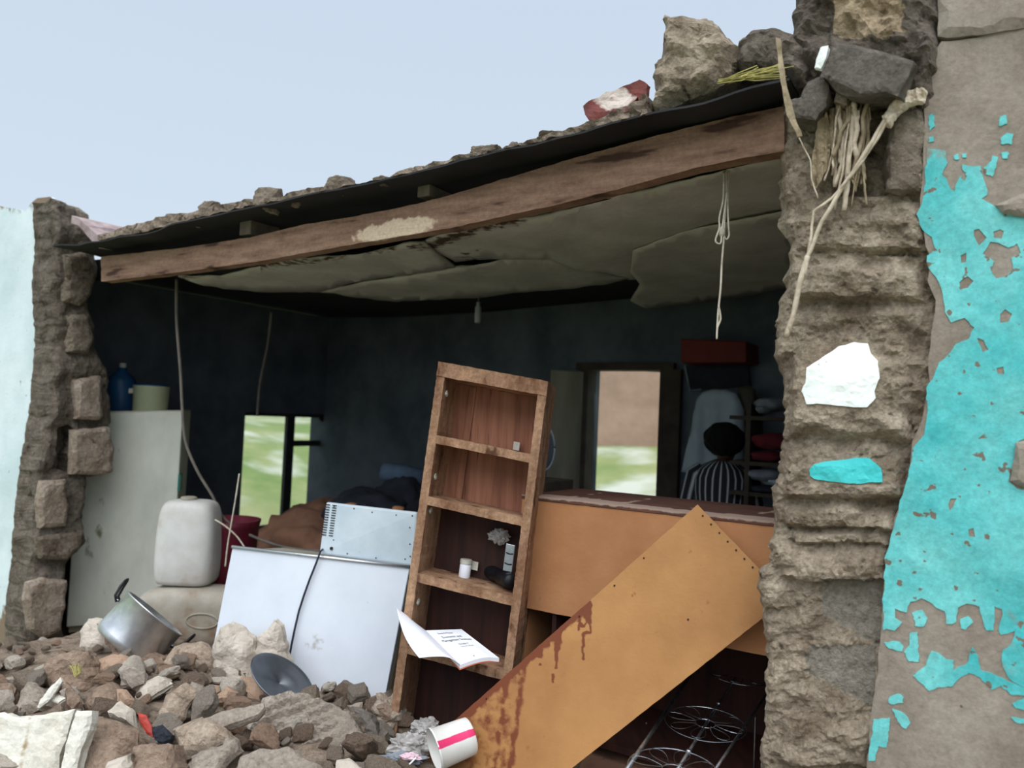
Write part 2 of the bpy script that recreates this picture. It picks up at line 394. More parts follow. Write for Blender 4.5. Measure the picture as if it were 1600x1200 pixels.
# ------------------------------------------------------------------ roof
def roofsheet(mb, s0, s1, w0, ns):
  ws = [w0 + (3.55 - w0) * i / 34 for i in range(35)]
  top = []
  for j, w in enumerate(ws):
      for i in range(ns + 1):
          s = s0 + (s1 - s0) * i / ns
          z = zroof(s) + .008 * math.sin(s * 2 * math.pi / .11) * (0 if s < 9 else 1) + (.012 * noise.noise(Vector((s * 3, 0, 0))) if w < .1 else 0)
          top.append(W(s, w + (.02 * noise.noise(Vector((s * 6, 3, 0))) if j == 0 else 0), z))
  n1 = ns + 1
  mb.add(top + [p + Vector((0, 0, .008)) for p in top], [[j * n1 + i, j * n1 + i + 1, (j + 1) * n1 + i + 1, (j + 1) * n1 + i] for j in range(len(ws) - 1) for i in range(ns)] +
         [[len(top) + q for q in (j * n1 + i, (j + 1) * n1 + i, (j + 1) * n1 + i + 1, j * n1 + i + 1)] for j in range(len(ws) - 1) for i in range(ns)] +
         [[i, len(top) + i, len(top) + i + 1, i + 1] for i in range(ns)])
mb = MB(); roofsheet(mb, -5.2, -.60, -.12, 80); roofsheet(mb, -7.0, -5.2, .3, 30); roofsheet(mb, -.60, 2.4, .32, 40)
mb.build('roof', M['sheet'], kind='structure', label='dark sheet roof over the room', fixn=False)
# crumbs of mortar along the roof edge
line = [(155, 376), (200, 362), (240, 352), (262, 344), (300, 340), (330, 330), (380, 322), (430, 318), (480, 303), (520, 300), (560, 296), (600, 288), (640, 270), (700, 258), (735, 249), (770, 245), (830, 226), (872, 213), (915, 203), (960, 182), (1010, 158)]
line = [(x, y - 9) for x, y in line]
dn = [(x, y - 3) for x, y in [(155, 378), (230, 364), (330, 338), (500, 303), (650, 271), (800, 233), (915, 207), (1010, 182)]][::-1]
slab(line + dn, lambda x, y: PF(x, y, -.115), NI * .3, g=5, relief=lambda x, y: .02 * fbm((x * .06, y * .06, 0), 4), jit=1.6, seed=4, side=3, srough=.05).build(
    'roof_debris', M['roofdirt'], label='thin ridge of mortar crumbs and soil lying along the roof edge', cat='debris', kind='stuff')
def roofstone(px, py, wpx, hpx, seed, lab, name='stone', m=None, R=None):
    p = PF(px, py, -.05); k = p.y / FPX
    chunk(p, (wpx / 2 * k, wpx / 2 * k, hpx / 2 * k), seed, 4, .08, R or (RW @ Matrix.Rotation(.2, 3, 'Z')), cuts=7).build(name, m or M['block'], smooth_=False, label=lab, cat='stone')
roofstone(331, 327, 34, 24, 3, 'flat-topped grey lump at the left end of the roof edge')
roofstone(423, 311, 34, 42, 5, 'upright rounded stone on the roof edge, pale above and dark below')
roofstone(530, 291, 40, 28, 8, 'square brick lump perched on the roof edge', 'brick_lump')
roofstone(462, 314, 26, 14, 9, 'small flat stone between the upright stone and the square lump on the roof')
roofstone(762, 241, 44, 20, 12, 'low rounded stone on the middle of the roof edge')
roofstone(803, 232, 18, 16, 13, 'small stone right of the low rounded stone on the roof edge')
roofstone(258, 347, 26, 14, 14, 'small lump of mortar on the far left of the roof edge')
roofstone(862, 219, 50, 14, 15, 'long low crust of mortar on the roof edge below the red metal')
roofstone(598, 285, 30, 14, 16, 'low broken crust on the roof edge right of the square lump')
# folded roof corner at the left
slab([(112, 336), (124, 342), (146, 362), (164, 380), (155, 388), (140, 372), (122, 352), (112, 348)], lambda x, y: PF(x, y, -.02), NI * .5, g=6, jit=.8, seed=2).build(
    'roof_flashing', mat('faded_pink_metal', (178, 160, 158), (140, 122, 120), 10, .7, .3), label='bent pale metal flashing sloping down onto the left end of the roof', cat='flashing')
# timber beam across the opening
bt = [(158, 401), (280, 388), (390, 371), (470, 352), (560, 337), (640, 321), (700, 306), (800, 276), (900, 246), (1000, 219), (1080, 198), (1150, 181), (1225, 166)]
bb_ = [(1225, 236), (1150, 249), (1080, 264), (1000, 286), (900, 313), (800, 335), (700, 357), (600, 373), (500, 391), (400, 409), (280, 425), (158, 440)]
def bmask(x, y):
    q = 1 - ((x - 625 - (350 - y) * .7) / 78) ** 2 - ((y - 358 + (x - 625) * .13) / 22) ** 2
    return .75 * max(0, min(1, q * 1.4))
beam = slab(bt + bb_, lambda x, y: PF(x, y, .02), NI * .07, g=6, jit=.5, seed=9, mask=bmask, relief=lambda x, y: .004 * fbm((x * .02, y * .2, 0), 3)).build(
    'timber_beam', M['beam'], label='long brown timber beam spanning the opening below the roof', cat='beam')
for (x, y, w_, h_, lb) in ((390, 356, 24, 26, 'left of the two pale rafter ends under the roof sheet'), (668, 297, 22, 26, 'right of the two pale rafter ends under the roof sheet')):
    p = PF(x, y, .06); k = p.y / FPX
    MB().box(p + NI * .07, (w_ * k * 1.1, .2, h_ * k), RW).build('rafter', M['timber'], bevel=.004, label=lb, cat='rafter', group=None)
# dark strip with the shade of the far void put into its colour
slab([(-7, .0), (2.2, .0), (2.2, -.14), (-7, -.14)], lambda s, z: W(s, .25, zroof(s) + z), NI * .05, g=.4, jit=0).build('gap_shade_strip', M['innerdark'], label='dark strip painted as the shade under the roof behind the front beam', cat='plate')
# ------------------------------------------------------------------ ceiling boards
c0, c1 = PF(160, 439, .1), PF(1210, 243, .1)
cn = (c1 - c0).cross(NI).normalized()
def ceil_pt(px, py, dz=0): return Ppl(px, py, c0 + Vector((0, 0, dz)), cn)
def ceilboard(poly, dz, lab, maskf=None, seed=0, curl=.02, thick=.008, g=9):
    return slab(poly, lambda x, y: ceil_pt(x, y, dz), Vector((0, 0, thick)), g=g, jit=1.2, seed=seed, rdir=Vector((0, 0, -1)),
                relief=lambda x, y: curl * fbm((x * .008, y * .02, seed), 2), mask=maskf, side=1).build('ceiling_board', M['ceil'], label=lab, cat='ceiling board', smooth_=True)
def cm1(x, y): return .62 * max(0, 1 - abs(y - (432 - (x - 280) * .13)) / 14) + .2 * noise.noise(Vector((x * .02, y * .05, 0)))
ceilboard([(278, 432), (300, 433), (345, 432), (400, 420), (440, 407), (500, 402), (560, 400), (600, 390), (640, 379), (663, 379), (690, 400), (712, 416), (640, 430), (560, 442), (500, 456), (420, 455), (350, 452), (310, 444)],
          -.012, 'sagging ceiling board with ragged pale edge at the left of the opening', cm1, 1)
ceilboard([(712, 417), (740, 416), (800, 405), (860, 407), (920, 424), (985, 437), (940, 447), (850, 454), (760, 463), (680, 469), (620, 473), (560, 467), (500, 457), (560, 443), (640, 431)],
          -.006, 'grey ceiling board behind the sagging one, above the hanging bulb', None, 2)
def cm2(x, y):
    q = .8 * max(0, 1 - abs(y - (372 - (x - 700) * .30)) / 16) if x < 900 else .5 * max(0, 1 - abs(y - (312 - (x - 900) * .23)) / 12)
    return q + .5 * max(0, 1 - math.hypot((x - 730) / 70, (y - 400) / 26))
ceilboard([(660, 379), (690, 364), (730, 352), (780, 343), (830, 340), (900, 326), (1000, 300), (1080, 282), (1150, 264), (1225, 252), (1228, 330), (1150, 346), (1060, 358)][:11] + [(1228, 400), (1100, 425), (985, 437), (920, 423), (860, 406), (800, 404), (740, 405), (712, 410), (690, 398)],
          -.001, 'large stained ceiling board in the middle of the opening', cm2, 3)
ceilboard([(1232, 331), (1150, 347), (1060, 366), (990, 392), (985, 425), (1000, 445), (985, 470), (1010, 484), (1120, 470), (1240, 448)], -.02, 'shadowed ceiling board at the right beside the broken pillar', None, 5, curl=.01)
# ------------------------------------------------------------------ white wall on the left and its broken end
SW_ = -5.26
def wmask(x, y):
    q = 0
    if y > 925: q = .95 * smooth((y - 935 + 40 * noise.noise(Vector((x * .05, 0, 0)))) / 60) * (1 if x < 60 else 0)
    if y < 345: q = max(q, .75 - (y - 315) / 38)
    return q
wl = [(92, 318), (94, 350), (89, 380), (90, 400), (84, 440), (86, 480), (92, 520), (86, 540), (84, 570), (80, 610), (78, 650), (70, 690), (66, 720), (62, 745), (66, 770), (63, 800), (56, 830), (54, 870), (52, 890), (44, 920), (42, 950), (46, 985), (50, 1010), (46, 1040), (30, 1100), (-20, 1300), (-90, 1300), (-90, 330), (-20, 318), (10, 324), (40, 330), (50, 316), (58, 309), (78, 307)]
wcore = [(x - 2 if x > 0 else x, y + (6 if y < 400 else 0)) for x, y in wl]
wall_w = slab(wl, lambda x, y: PF(x, y, 0), NI * .025, g=8, jit=1.2, seed=21, mask=wmask, relief=lambda x, y: .006 * fbm((x * .01, y * .01, 0), 3)).build(
    'wall_front_left', M['white'], kind='structure', label='white painted wall left of the opening with peeling base')
slab(wcore, lambda x, y: PF(x, y, .025), NI * .21, g=16, jit=1, seed=22).build('wall_core', M['block'], wall_w)
def erel(x, y): return .035 * fbm((x * .03, y * .03, 1), 5) + .015 * math.sin(y / 11.0)
el = [(84, 308), (100, 314), (118, 322), (134, 340), (142, 362), (152, 384), (155, 420), (148, 452), (140, 480), (152, 520), (158, 560), (172, 585), (176, 620), (176, 680), (178, 735), (160, 744), (137, 746), (134, 790), (135, 850), (112, 880), (98, 915), (100, 960), (96, 978), (76, 985), (70, 1012), (66, 1060), (40, 1060), (42, 950), (50, 890), (54, 830), (62, 745), (78, 650), (88, 540), (84, 440), (88, 380)]
dark_hole = [(93, 668), (105, 662), (116, 670), (115, 740), (100, 736), (84, 733), (88, 700)]
slab(el, lambda x, y: PS(x, y, SW_), -E * .28, g=5, jit=1.6, seed=31, relief=erel, edge=.03, edgew=8, holes=[dark_hole], side=3).build('broken_wall_end', M['blockdark'], wall_w)
def blk(poly, off, seed, m, parent, nm='block', th=.07, base=SW_):
    return slab(poly, lambda x, y: PS(x, y, base + off), -E * th, g=5, jit=1.0, seed=seed, relief=lambda x, y: .010 * fbm((x * .05, y * .05, seed), 4), edge=.022, edgew=7, side=2).build(nm, m, parent)
for i, (pl, off) in enumerate([
    ([(104, 398), (140, 392), (155, 425), (145, 460), (128, 478), (104, 470)], .05),
    ([(108, 492), (140, 490), (150, 530), (140, 552), (108, 550)], .04),
    ([(119, 592), (160, 588), (163, 650), (158, 656), (122, 655)], .06),
    ([(116, 672), (172, 668), (180, 700), (179, 738), (160, 743), (114, 741)], .07),
    ([(68, 752), (104, 750), (109, 790), (106, 822), (66, 826), (62, 790)], .06),
    ([(112, 832), (134, 830), (128, 856), (106, 876), (66, 874), (60, 840), (80, 836)], .05),
    ([(46, 912), (70, 905), (108, 908), (104, 945), (97, 985), (72, 1000), (50, 985), (42, 940)], .09)]):
    blk(pl, off, 40 + i, M['mortar'] if i in (2, 3, 4, 6) else M['block'], wall_w)
# ------------------------------------------------------------------ turquoise wall on the right
tl = [(1470, 66), (1462, 78), (1450, 76), (1447, 130), (1441, 270), (1437, 340), (1444, 370), (1453, 400), (1450, 440), (1462, 470), (1456, 520), (1450, 560), (1452, 600), (1444, 640), (1428, 690), (1420, 745), (1400, 810), (1383, 880), (1378, 960), (1371, 1050), (1362, 1110), (1354, 1210), (1310, 1700), (2500, 1900), (2500, -120), (1760, 20), (1600, 44), (1540, 54)]
wall_t = slab(tl, lambda x, y: PF(x, y, -.005), NI * .27, g=14, jit=2, seed=51, relief=lambda x, y: .012 * fbm((x * .006, y * .006, 0), 4)).build(
    'wall_front_right', M['plaster'], kind='structure', label='bare and turquoise plastered wall right of the broken pillar')
teal = [(1448, 232), (1467, 235), (1477, 237), (1479, 256), (1472, 272), (1480, 280), (1484, 296), (1490, 300), (1499, 277), (1509, 272), (1503, 266), (1504, 256), (1512, 259), (1531, 259), (1533, 272), (1541, 288), (1544, 304), (1533, 311), (1549, 318), (1567, 333), (1600, 339), (1640, 330), (1720, 300), (1900, 240), (2250, 180), (2300, 1400), (2100, 1300), (1900, 1230), (1760, 1150), (1640, 1090), (1600, 1075), (1577, 1062), (1566, 1042), (1566, 1017), (1581, 1008), (1585, 987), (1566, 992), (1560, 985), (1566, 952), (1555, 947), (1553, 986), (1541, 985), (1535, 962), (1530, 948), (1510, 944), (1497, 950), (1494, 972), (1478, 975), (1476, 955), (1463, 950), (1455, 942), (1440, 935), (1422, 943), (1415, 957), (1398, 952), (1400, 965), (1408, 973), (1398, 985), (1384, 982), (1380, 984), (1380, 930), (1382, 880), (1389, 850), (1398, 820), (1406, 790), (1415, 760), (1424, 720), (1428, 698), (1443, 680), (1449, 650), (1447, 607), (1457, 593), (1467, 565), (1480, 556), (1493, 537), (1513, 531), (1522, 512), (1507, 497), (1487, 503), (1477, 487), (1473, 460), (1467, 440), (1450, 418), (1448, 400), (1460, 390), (1456, 372), (1447, 363), (1437, 350), (1434, 333), (1442, 310), (1446, 270)]
holes = [[(1537, 395), (1546, 378), (1560, 380), (1574, 386), (1590, 380), (1594, 396), (1580, 404), (1584, 420), (1570, 432), (1556, 434), (1546, 420), (1550, 406)],
         [(1498, 440), (1512, 432), (1522, 440), (1512, 450), (1500, 452)], [(1520, 358), (1530, 356), (1540, 372), (1530, 384), (1522, 374)], [(1552, 362), (1562, 357), (1570, 362), (1565, 372), (1555, 370)],
         [(1562, 492), (1572, 484), (1580, 490), (1576, 502), (1564, 504)], [(1526, 528), (1538, 532), (1545, 546), (1536, 550)], [(1558, 574), (1568, 572), (1568, 584), (1558, 584)],
         [(1608, 684), (1590, 690), (1586, 715), (1576, 752), (1590, 764), (1640, 770), (1660, 700)], [(1484, 780), (1494, 778), (1490, 792), (1484, 798)], [(1513, 828), (1522, 826), (1524, 838), (1515, 838)],
         [(1500, 400), (1510, 396), (1512, 408), (1502, 410)], [(1420, 968), (1440, 958), (1448, 975), (1444, 982), (1426, 978)], [(1506, 268), (1512, 276), (1508, 284), (1502, 278)]]
def tmask(x, y): return (.42 * smooth((330 - y) / 90) if y < 330 else 0) + (.30 * smooth((y - 900) / 80)) + .12 * noise.noise(Vector((x * .02, y * .02, 0)))
tp = slab(teal, lambda x, y: PF(x, y, -.008), NI * .008, g=7, jit=2.0, seed=61, holes=holes, holejit=2.0, mask=tmask, relief=lambda x, y: .012 * fbm((x * .006, y * .006, 0), 4), side=1)
for i, isl in enumerate([[(1426, 1056), (1444, 1042), (1455, 1018), (1466, 1020), (1478, 1030), (1489, 1032), (1490, 1048), (1503, 1040), (1512, 1037), (1518, 1010), (1526, 1022), (1533, 1048), (1552, 1054), (1574, 1064), (1600, 1076), (1640, 1084), (1640, 1100), (1600, 1088), (1580, 1086), (1564, 1072), (1550, 1078), (1540, 1068), (1530, 1057), (1514, 1052), (1502, 1058), (1488, 1072), (1465, 1074), (1452, 1079), (1438, 1066)],
                         [(1390, 1088), (1402, 1083), (1413, 1088), (1411, 1098), (1394, 1100), (1388, 1096)], [(1394, 1106), (1404, 1110), (1418, 1120), (1423, 1128), (1416, 1138), (1405, 1132)],
                         [(1366, 1124), (1390, 1122), (1389, 1150), (1385, 1168), (1372, 1165), (1368, 1188), (1356, 1188), (1362, 1150)], [(1380, 1004), (1398, 1002), (1412, 1010), (1410, 1018), (1390, 1014)], [(1420, 990), (1433, 988), (1434, 1010), (1437, 1034), (1420, 1032), (1412, 1018), (1422, 1008)],
                         [(1451, 180), (1459, 176), (1460, 198), (1453, 205)], [(1562, 182), (1572, 178), (1574, 194), (1562, 196)], [(1564, 216), (1574, 206), (1583, 210), (1580, 225), (1564, 224)], [(1538, 262), (1548, 252), (1550, 242), (1560, 244), (1556, 262), (1550, 276), (1540, 272)],
                         [(1566, 238), (1575, 236), (1575, 247), (1567, 248)], [(1490, 244), (1498, 240), (1498, 250), (1491, 251)], [(1503, 240), (1511, 240), (1511, 246), (1504, 246)], [(1452, 214), (1459, 213), (1459, 222), (1452, 222)], [(1582, 1100), (1600, 1092), (1640, 1096), (1640, 1116), (1588, 1108)], [(1580, 1122), (1600, 1124), (1640, 1122), (1640, 1134), (1585, 1130)],
                         [(1426, 958), (1440, 953), (1449, 966), (1444, 980), (1430, 978)], [(1500, 968), (1514, 963), (1520, 972), (1510, 984), (1500, 982)]]):
    slab(isl, lambda x, y: PF(x, y, -.008), NI * .008, g=3.5, jit=1.3, seed=70 + i, mb=tp, side=1, relief=lambda x, y: .012 * fbm((x * .006, y * .006, 0), 4))
tp.build('turquoise_paint', M['teal'], wall_t, label='peeling turquoise paint')
slab([(1556, 318), (1600, 300), (1700, 290), (1700, 350), (1600, 337), (1567, 332)], lambda x, y: PF(x, y, -.03), NI * .03, g=8, jit=1, seed=90, edge=.015, edgew=10).build('plaster_lump', M['plaster'], wall_t)
slab([(1588, 692), (1640, 680), (1680, 700), (1680, 770), (1600, 762), (1579, 752)], lambda x, y: PF(x, y, -.03), NI * .03, g=8, jit=1, seed=91, edge=.015, edgew=10).build('plaster_lump', M['plaster'], wall_t)
slab([(1466, -160), (1465, 55), (1480, 57), (1530, 52), (1600, 40), (1760, 18), (2300, -80), (2300, -300)], lambda x, y: PF(x, y, -.02), NI * .27, g=12, jit=1.2, seed=92, edge=.012, edgew=8,
     relief=lambda x, y: .004 * fbm((x * .01, y * .01, 3), 3)).build('concrete_block', M['plaster'], wall_t, label='smooth grey block above a dark mortar gap')
# ------------------------------------------------------------------ broken pillar
pl = [(1236, 118), (1222, 150), (1214, 178), (1218, 215), (1214, 250), (1222, 300), (1222, 345), (1232, 380), (1229, 440), (1214, 466), (1211, 500), (1213, 560), (1222, 590), (1224, 650), (1217, 710), (1209, 760), (1205, 800), (1202, 850), (1202, 878), (1186, 890), (1183, 918), (1191, 945), (1188, 965), (1193, 1010), (1194, 1080), (1192, 1140), (1184, 1180), (1186, 1210), (1150, 1700), (1420, 1700), (1420, 1210), (1440, 1050), (1450, 900), (1480, 700), (1500, 400), (1500, 60), (1300, 60), (1250, 100)]
courses = [(300, 398, .035, 1245, 1445), (398, 472, .050, 1240, 1440), (478, 520, .02, 1260, 1450), (515, 690, .060, 1240, 1420), (694, 782, .050, 1230, 1410), (786, 826, .040, 1232, 1400), (830, 850, .03, 1235, 1395), (854, 908, .048, 1225, 1388), (1015, 1100, .02, 1230, 1370), (1120, 1200, .03, 1225, 1360)]
def prel(x, y):
    wob = 9 * noise.noise(Vector((x * .02, y * .01, 4))); yy = y + wob - (x - 1320) * .04
    h = 0
    for a, b, A, xa, xb in courses:
        if a < yy < b and xa - 30 < x < xb + 30:
            t = (yy - a) / (b - a); e = smooth((x - xa) / 22 + .5) * smooth((xb - x) / 22 + .5)
            h = max(h, A * e * (.25 + .75 * smooth(t * 2.2)) * smooth((1 - t) * 8))
    rough = .030 * fbm((x * .022, y * .032, 2), 5) + .010 * abs(fbm((x * .09, y * .12, 5), 3))
    if 1290 < x < 1378 and 905 < y < 1000: rough *= .25; h = -.012
    if 1262 < x < 1368 and 1010 < y < 1105: rough *= .25; h = -.005
    if 1300 < x < 1392 and 150 < y < 312: h -= .07 * smooth((x - 1300) / 15) * smooth((1392 - x) / 12) * smooth((312 - y) / 15)
    if 1392 < x < 1444 and 165 < y < 302: h += .04
    if 1255 < x < 1385 and 533 < y < 645: rough *= .2
    if 1266 < x < 1390 and 712 < y < 757: rough *= .25
    if 845 < y < 950 and x < 1240: h += .03 * smooth((1240 - x) / 30)
    return h + rough
def pmask(x, y):
    if 1285 < x < 1380 and 900 < y < 1010 and (x - 1285) * .6 > (y - 960): return .8
    if 1262 < x < 1368 and 1008 < y < 1105 and (x - 1262) * .55 > (y - 1050): return .8
    if 1395 < x < 1480 and 690 < y < 1300: return .4
    return .0
pil = slab(pl, lambda x, y: PF(x, y, .045), NI * .2, g=5, jit=2.4, seed=101, relief=prel, edge=.035, edgew=14, mask=pmask, side=4, srough=.3).build(
    'wall_broken_end', M['pillar'], kind='structure', label='broken masonry end of the wall right of the opening')
def onp(x, y, lift): return PF(x, y, .045) - NI * (prel(x, y) + lift)
wp = [(1267, 577), (1290, 560), (1313, 543), (1337, 536), (1357, 538), (1363, 553), (1375, 567), (1378, 593), (1370, 613), (1372, 623), (1360, 638), (1340, 637), (1300, 633), (1266, 632), (1259, 612), (1266, 594)]
slab(wp, lambda x, y: onp(x, y, .006), NI * .008, g=5, jit=1, seed=111, side=1).build('white_paint', M['whitepatch'], pil, label='patch of white painted plaster')
tq = [(1270, 733), (1277, 725), (1293, 720), (1327, 717), (1345, 714), (1362, 716), (1381, 731), (1383, 752), (1362, 752), (1343, 755), (1310, 752), (1278, 747), (1271, 742)]
slab(tq, lambda x, y: onp(x, y, .006), NI * .008, g=5, jit=.8, seed=112, side=1).build('turquoise_paint', M['tealpatch'], pil, label='small patch of turquoise painted plaster')
# masonry heaped on top of the wall
def lump(poly, w, th, seed, m, lab, amp=.03, name='masonry_lump', edge=.06, ew=22, sc=.03, mask=None, jit=3):
    return slab(poly, lambda x, y: PF(x, y, w), NI * th, g=6, jit=jit, seed=seed, relief=lambda x, y: amp * fbm((x * sc, y * sc, seed), 5), edge=edge, edgew=ew, side=4, srough=.35, mask=mask).build(
        name, m, label=lab, cat='masonry')
lump([(1030, 14), (1045, 16), (1060, 12), (1105, 18), (1118, 38), (1130, 50), (1142, 60), (1140, 85), (1134, 110), (1112, 130), (1060, 150), (1016, 168), (1006, 164), (1012, 140), (1010, 110), (1024, 70)], -.08, .3, 121, M['pillar'], 'tall jagged masonry lump standing alone on the roof left of the gap', .035)
lump([(1146, 52), (1165, 38), (1185, 34), (1205, 31), (1235, 45), (1262, 70), (1262, 128), (1200, 118), (1150, 108), (1140, 84)], -.06, .3, 122, M['blockdark'], 'rounded masonry lump between the tall lump and the heap by the wall', .03)
lump([(1236, -60), (1236, 30), (1228, 52), (1240, 100), (1262, 122), (1290, 118), (1310, 150), (1440, 165), (1462, 140), (1466, 60), (1466, -60)], -.04, .28, 123, M['blockdark'], 'big dark masonry heap against the top of the turquoise wall', .045, mask=lambda x, y: .9 if (1300 < x < 1412 and -20 < y < 62 - (abs(x - 1350) * .15)) else 0)
lump([(1303, 66), (1330, 68), (1427, 94), (1420, 118), (1402, 150), (1384, 142), (1345, 146), (1322, 134), (1281, 118)], -.13, .12, 124, M['bareblock'], 'smooth grey block tilted above the torn fibres at the wall top', .006, 'grey_block', .004, 3, jit=.7)
lump([(1262, 126), (1284, 118), (1295, 130), (1290, 165), (1272, 186), (1242, 182), (1222, 178), (1226, 160), (1250, 150)], -.09, .14, 125, M['bareblock'], 'small grey block fragment left of the tilted grey block', .008, 'grey_block', .008, 5, jit=1.2)
lump([(1396, 170), (1440, 165), (1446, 200), (1440, 296), (1418, 303), (1385, 296), (1384, 230)], -.02, .12, 126, M['block'], 'upright rough block column beside the turquoise wall under the white rag', .012, 'rough_block', .02, 9)
lump([(910, 166), (930, 152), (960, 140), (1000, 124), (1012, 130), (1006, 168), (1000, 172), (996, 150), (990, 160), (988, 175), (960, 186), (925, 198), (918, 185)], -.1, .03, 127, mat('rusty_red_metal', (128, 66, 60), (92, 56, 54), 14, .7, .3, c3=(210, 195, 185)), 'torn red metal scrap standing on the roof edge', .012, 'metal_scrap', .0, 8, mask=lambda x, y: .9 * max(0, 1 - abs(math.hypot((x - 960) / 30, (y - 155) / 16) - .6)), jit=2)
lump([(1284, 72), (1294, 70), (1290, 90), (1282, 106), (1275, 104)], -.14, .03, 128, M['whitepatch'], 'small white plaster chip wedged left of the tilted grey block', .002, 'plaster_chip', .004, 4, jit=.6)
lump([(1306, 142), (1324, 146), (1322, 164), (1304, 158)], -.06, .05, 129, M['mortar'], 'pale chip under the tilted grey block', .002, 'plaster_chip', .004, 4, jit=.6)
# torn fibres and strips
def strand(px, w=-.06, r=.004, dr=0):
    pts = []
    for i in range(len(px) - 1):
        for q in range(5):
            t = q / 5; pts.append(PF(px[i][0] + (px[i + 1][0] - px[i][0]) * t + noise.noise(Vector((px[i][0] * .3, q * 1.3, dr))) * 1.4, px[i][1] + (px[i + 1][1] - px[i][1]) * t, w + .01 * noise.noise(Vector((i, q * .7, dr)))))
    pts.append(PF(*px[-1], w)); return pts
lump([(1212, 58), (1219, 60), (1228, 130), (1243, 185), (1253, 212), (1246, 214), (1230, 180), (1217, 110)], -.17, .006, 131, M['fibredark'], 'long stiff torn strip hanging from the roof in front of the beam end', .006, 'torn_strip', 0, 4, jit=.8)
fr = thing('torn_fibre_bundle', PF(1330, 320, 0), 'bundle of torn woven fibres hanging under the tilted grey block', 'fibres')
rnd = random.Random(5)
for i in range(26):
    x0 = 1304 + rnd.random() * 72; y0 = 150 + rnd.random() * 25; L_ = 80 + rnd.random() * 90; dx = rnd.uniform(-34, 4)
    px = [(x0 + dx * (q / 4) ** 1.2 + rnd.uniform(-4, 4), y0 + L_ * q / 4) for q in range(5)]
    MB().tube(strand(px, -.0 - rnd.random() * .04, 0, i), rnd.choice([.003, .004, .007, .009]), 5).build('strand', M['fibre' if i % 3 else 'fibredark'], fr, smooth_=True)
for px, r in (([(1412, 150), (1390, 175), (1375, 200), (1345, 250), (1318, 290), (1285, 345), (1262, 400), (1246, 460), (1232, 520)], .007), ([(1396, 170), (1372, 215), (1340, 262), (1300, 310), (1272, 330), (1264, 390), (1258, 430)], .005),
              ([(1248, 214), (1266, 250), (1268, 280), (1278, 310)], .0025), ([(1262, 400), (1250, 440), (1240, 490), (1228, 528)], .009)):
    MB().tube(strand(px, -.055, r, r * 900), r, 6).build('strand', M['fibre'], fr, smooth_=True)
for k, pg in enumerate(([(1278, 190), (1292, 175), (1300, 210), (1294, 262), (1276, 295), (1266, 288), (1270, 240)], [(1296, 170), (1308, 168), (1310, 230), (1300, 250), (1296, 210)], [(1340, 168), (1352, 170), (1350, 240), (1338, 300), (1330, 280)], [(1316, 176), (1328, 172), (1332, 250), (1322, 262)])):
    slab(pg, lambda x, y: PF(x, y, -.02 - .008 * math.sin(x * .6)), NI * .004, g=4, jit=1, seed=140 + k).build('torn_cloth', M['fibredark'], fr)
slab([(1378, 178), (1392, 158), (1410, 142), (1440, 134), (1449, 140), (1444, 158), (1420, 165), (1400, 180), (1393, 198), (1384, 196)], lambda x, y: PF(x, y, -.07) , NI * .02, g=4, jit=1.5, seed=150, relief=lambda x, y: .02 * fbm((x * .09, y * .05, 0), 3), edge=.012, edgew=5).build(
    'white_rag', M['fibre'], label='crumpled white rag draped over the upright rough block', cat='rag')
rt = thing('straw_tuft', PF(1190, 118, -.05), 'yellowish straw tuft poking out below the rounded masonry lump', 'straw')
M['straw'] = mat('dry_straw', (190, 180, 110), (130, 124, 70), 20, .8)
for i in range(22):
    x0 = 1120 + rnd.random() * 20; y0 = 122 + rnd.random() * 10; x1 = 1180 + rnd.random() * 66; y1 = 100 + rnd.random() * 22
    MB().tube([PF(x0, y0, -.09), PF((x0 + x1) / 2, (y0 + y1) / 2 + rnd.uniform(-4, 4), -.13 - .02 * rnd.random()), PF(x1, y1, -.09)], .0018, 4).build('straw', M['straw'], rt)
# far yard wall seen through the doorway
p0 = P(860, 690, 14); p1 = P(1100, 690, 13.4)
dv = (p1 - p0); dv.z = 0; dv.normalize(); nn = Vector((-dv.y, dv.x, 0))
bw = MB(); a = p0 - dv * .6; b = p1 + dv * 4; a.z = b.z = .5; top_ = Vector((0, 0, 3.3))
bw.hexa([a, b, b + top_, a + top_], [a + nn * .25, b + nn * .25, b + nn * .25 + top_, a + nn * .25 + top_])
bw.build('yard_wall', M['brick'], label='pale brown brick wall beyond the grass, seen through the back doorway', cat='wall')
# ------------------------------------------------------------------ household materials
M['fridge'] = mat('grimy_white_enamel', (224, 226, 212), (194, 198, 184), 2.5, .55, .05, spots=(120, 122, 96), spotscale=9, spotth=.66, stretch=(1, 1, .5))
M['fridgeside'] = mat('cream_enamel', (206, 202, 180), (182, 178, 156), 3, .5)
M['freezer'] = mat('white_freezer_enamel', (222, 228, 236), (208, 215, 224), 2, .35, .02, spots=(150, 140, 120), spotscale=22, spotth=.74, c3=(150, 138, 118))
M['freezerside'] = mat('cream_freezer_side', (176, 170, 152), (150, 146, 130), 4, .6)
M['silver'] = mat('brushed_aluminium', (226, 228, 230), (204, 206, 210), 20, .42, metal=1, spec=.5)
M['silverdull'] = mat('dull_aluminium', (170, 174, 178), (140, 144, 150), 12, .4, metal=1)
M['microwave'] = mat('pale_blue_grey_metal', (200, 212, 218), (182, 196, 204), 5, .5, .03, spots=(110, 120, 126), spotscale=40, spotth=.74)
M['black'] = mat('black_plastic', (24, 24, 28), (16, 16, 20), 8, .45)
M['cord'] = mat('dark_cord', (44, 46, 64), (30, 32, 46), 8, .6)
M['can'] = mat('dirty_white_plastic', (204, 204, 200), (184, 180, 172), 4, .5, .06, 12, spots=(160, 138, 112), spotscale=5, spotth=.62, spotw=.2)
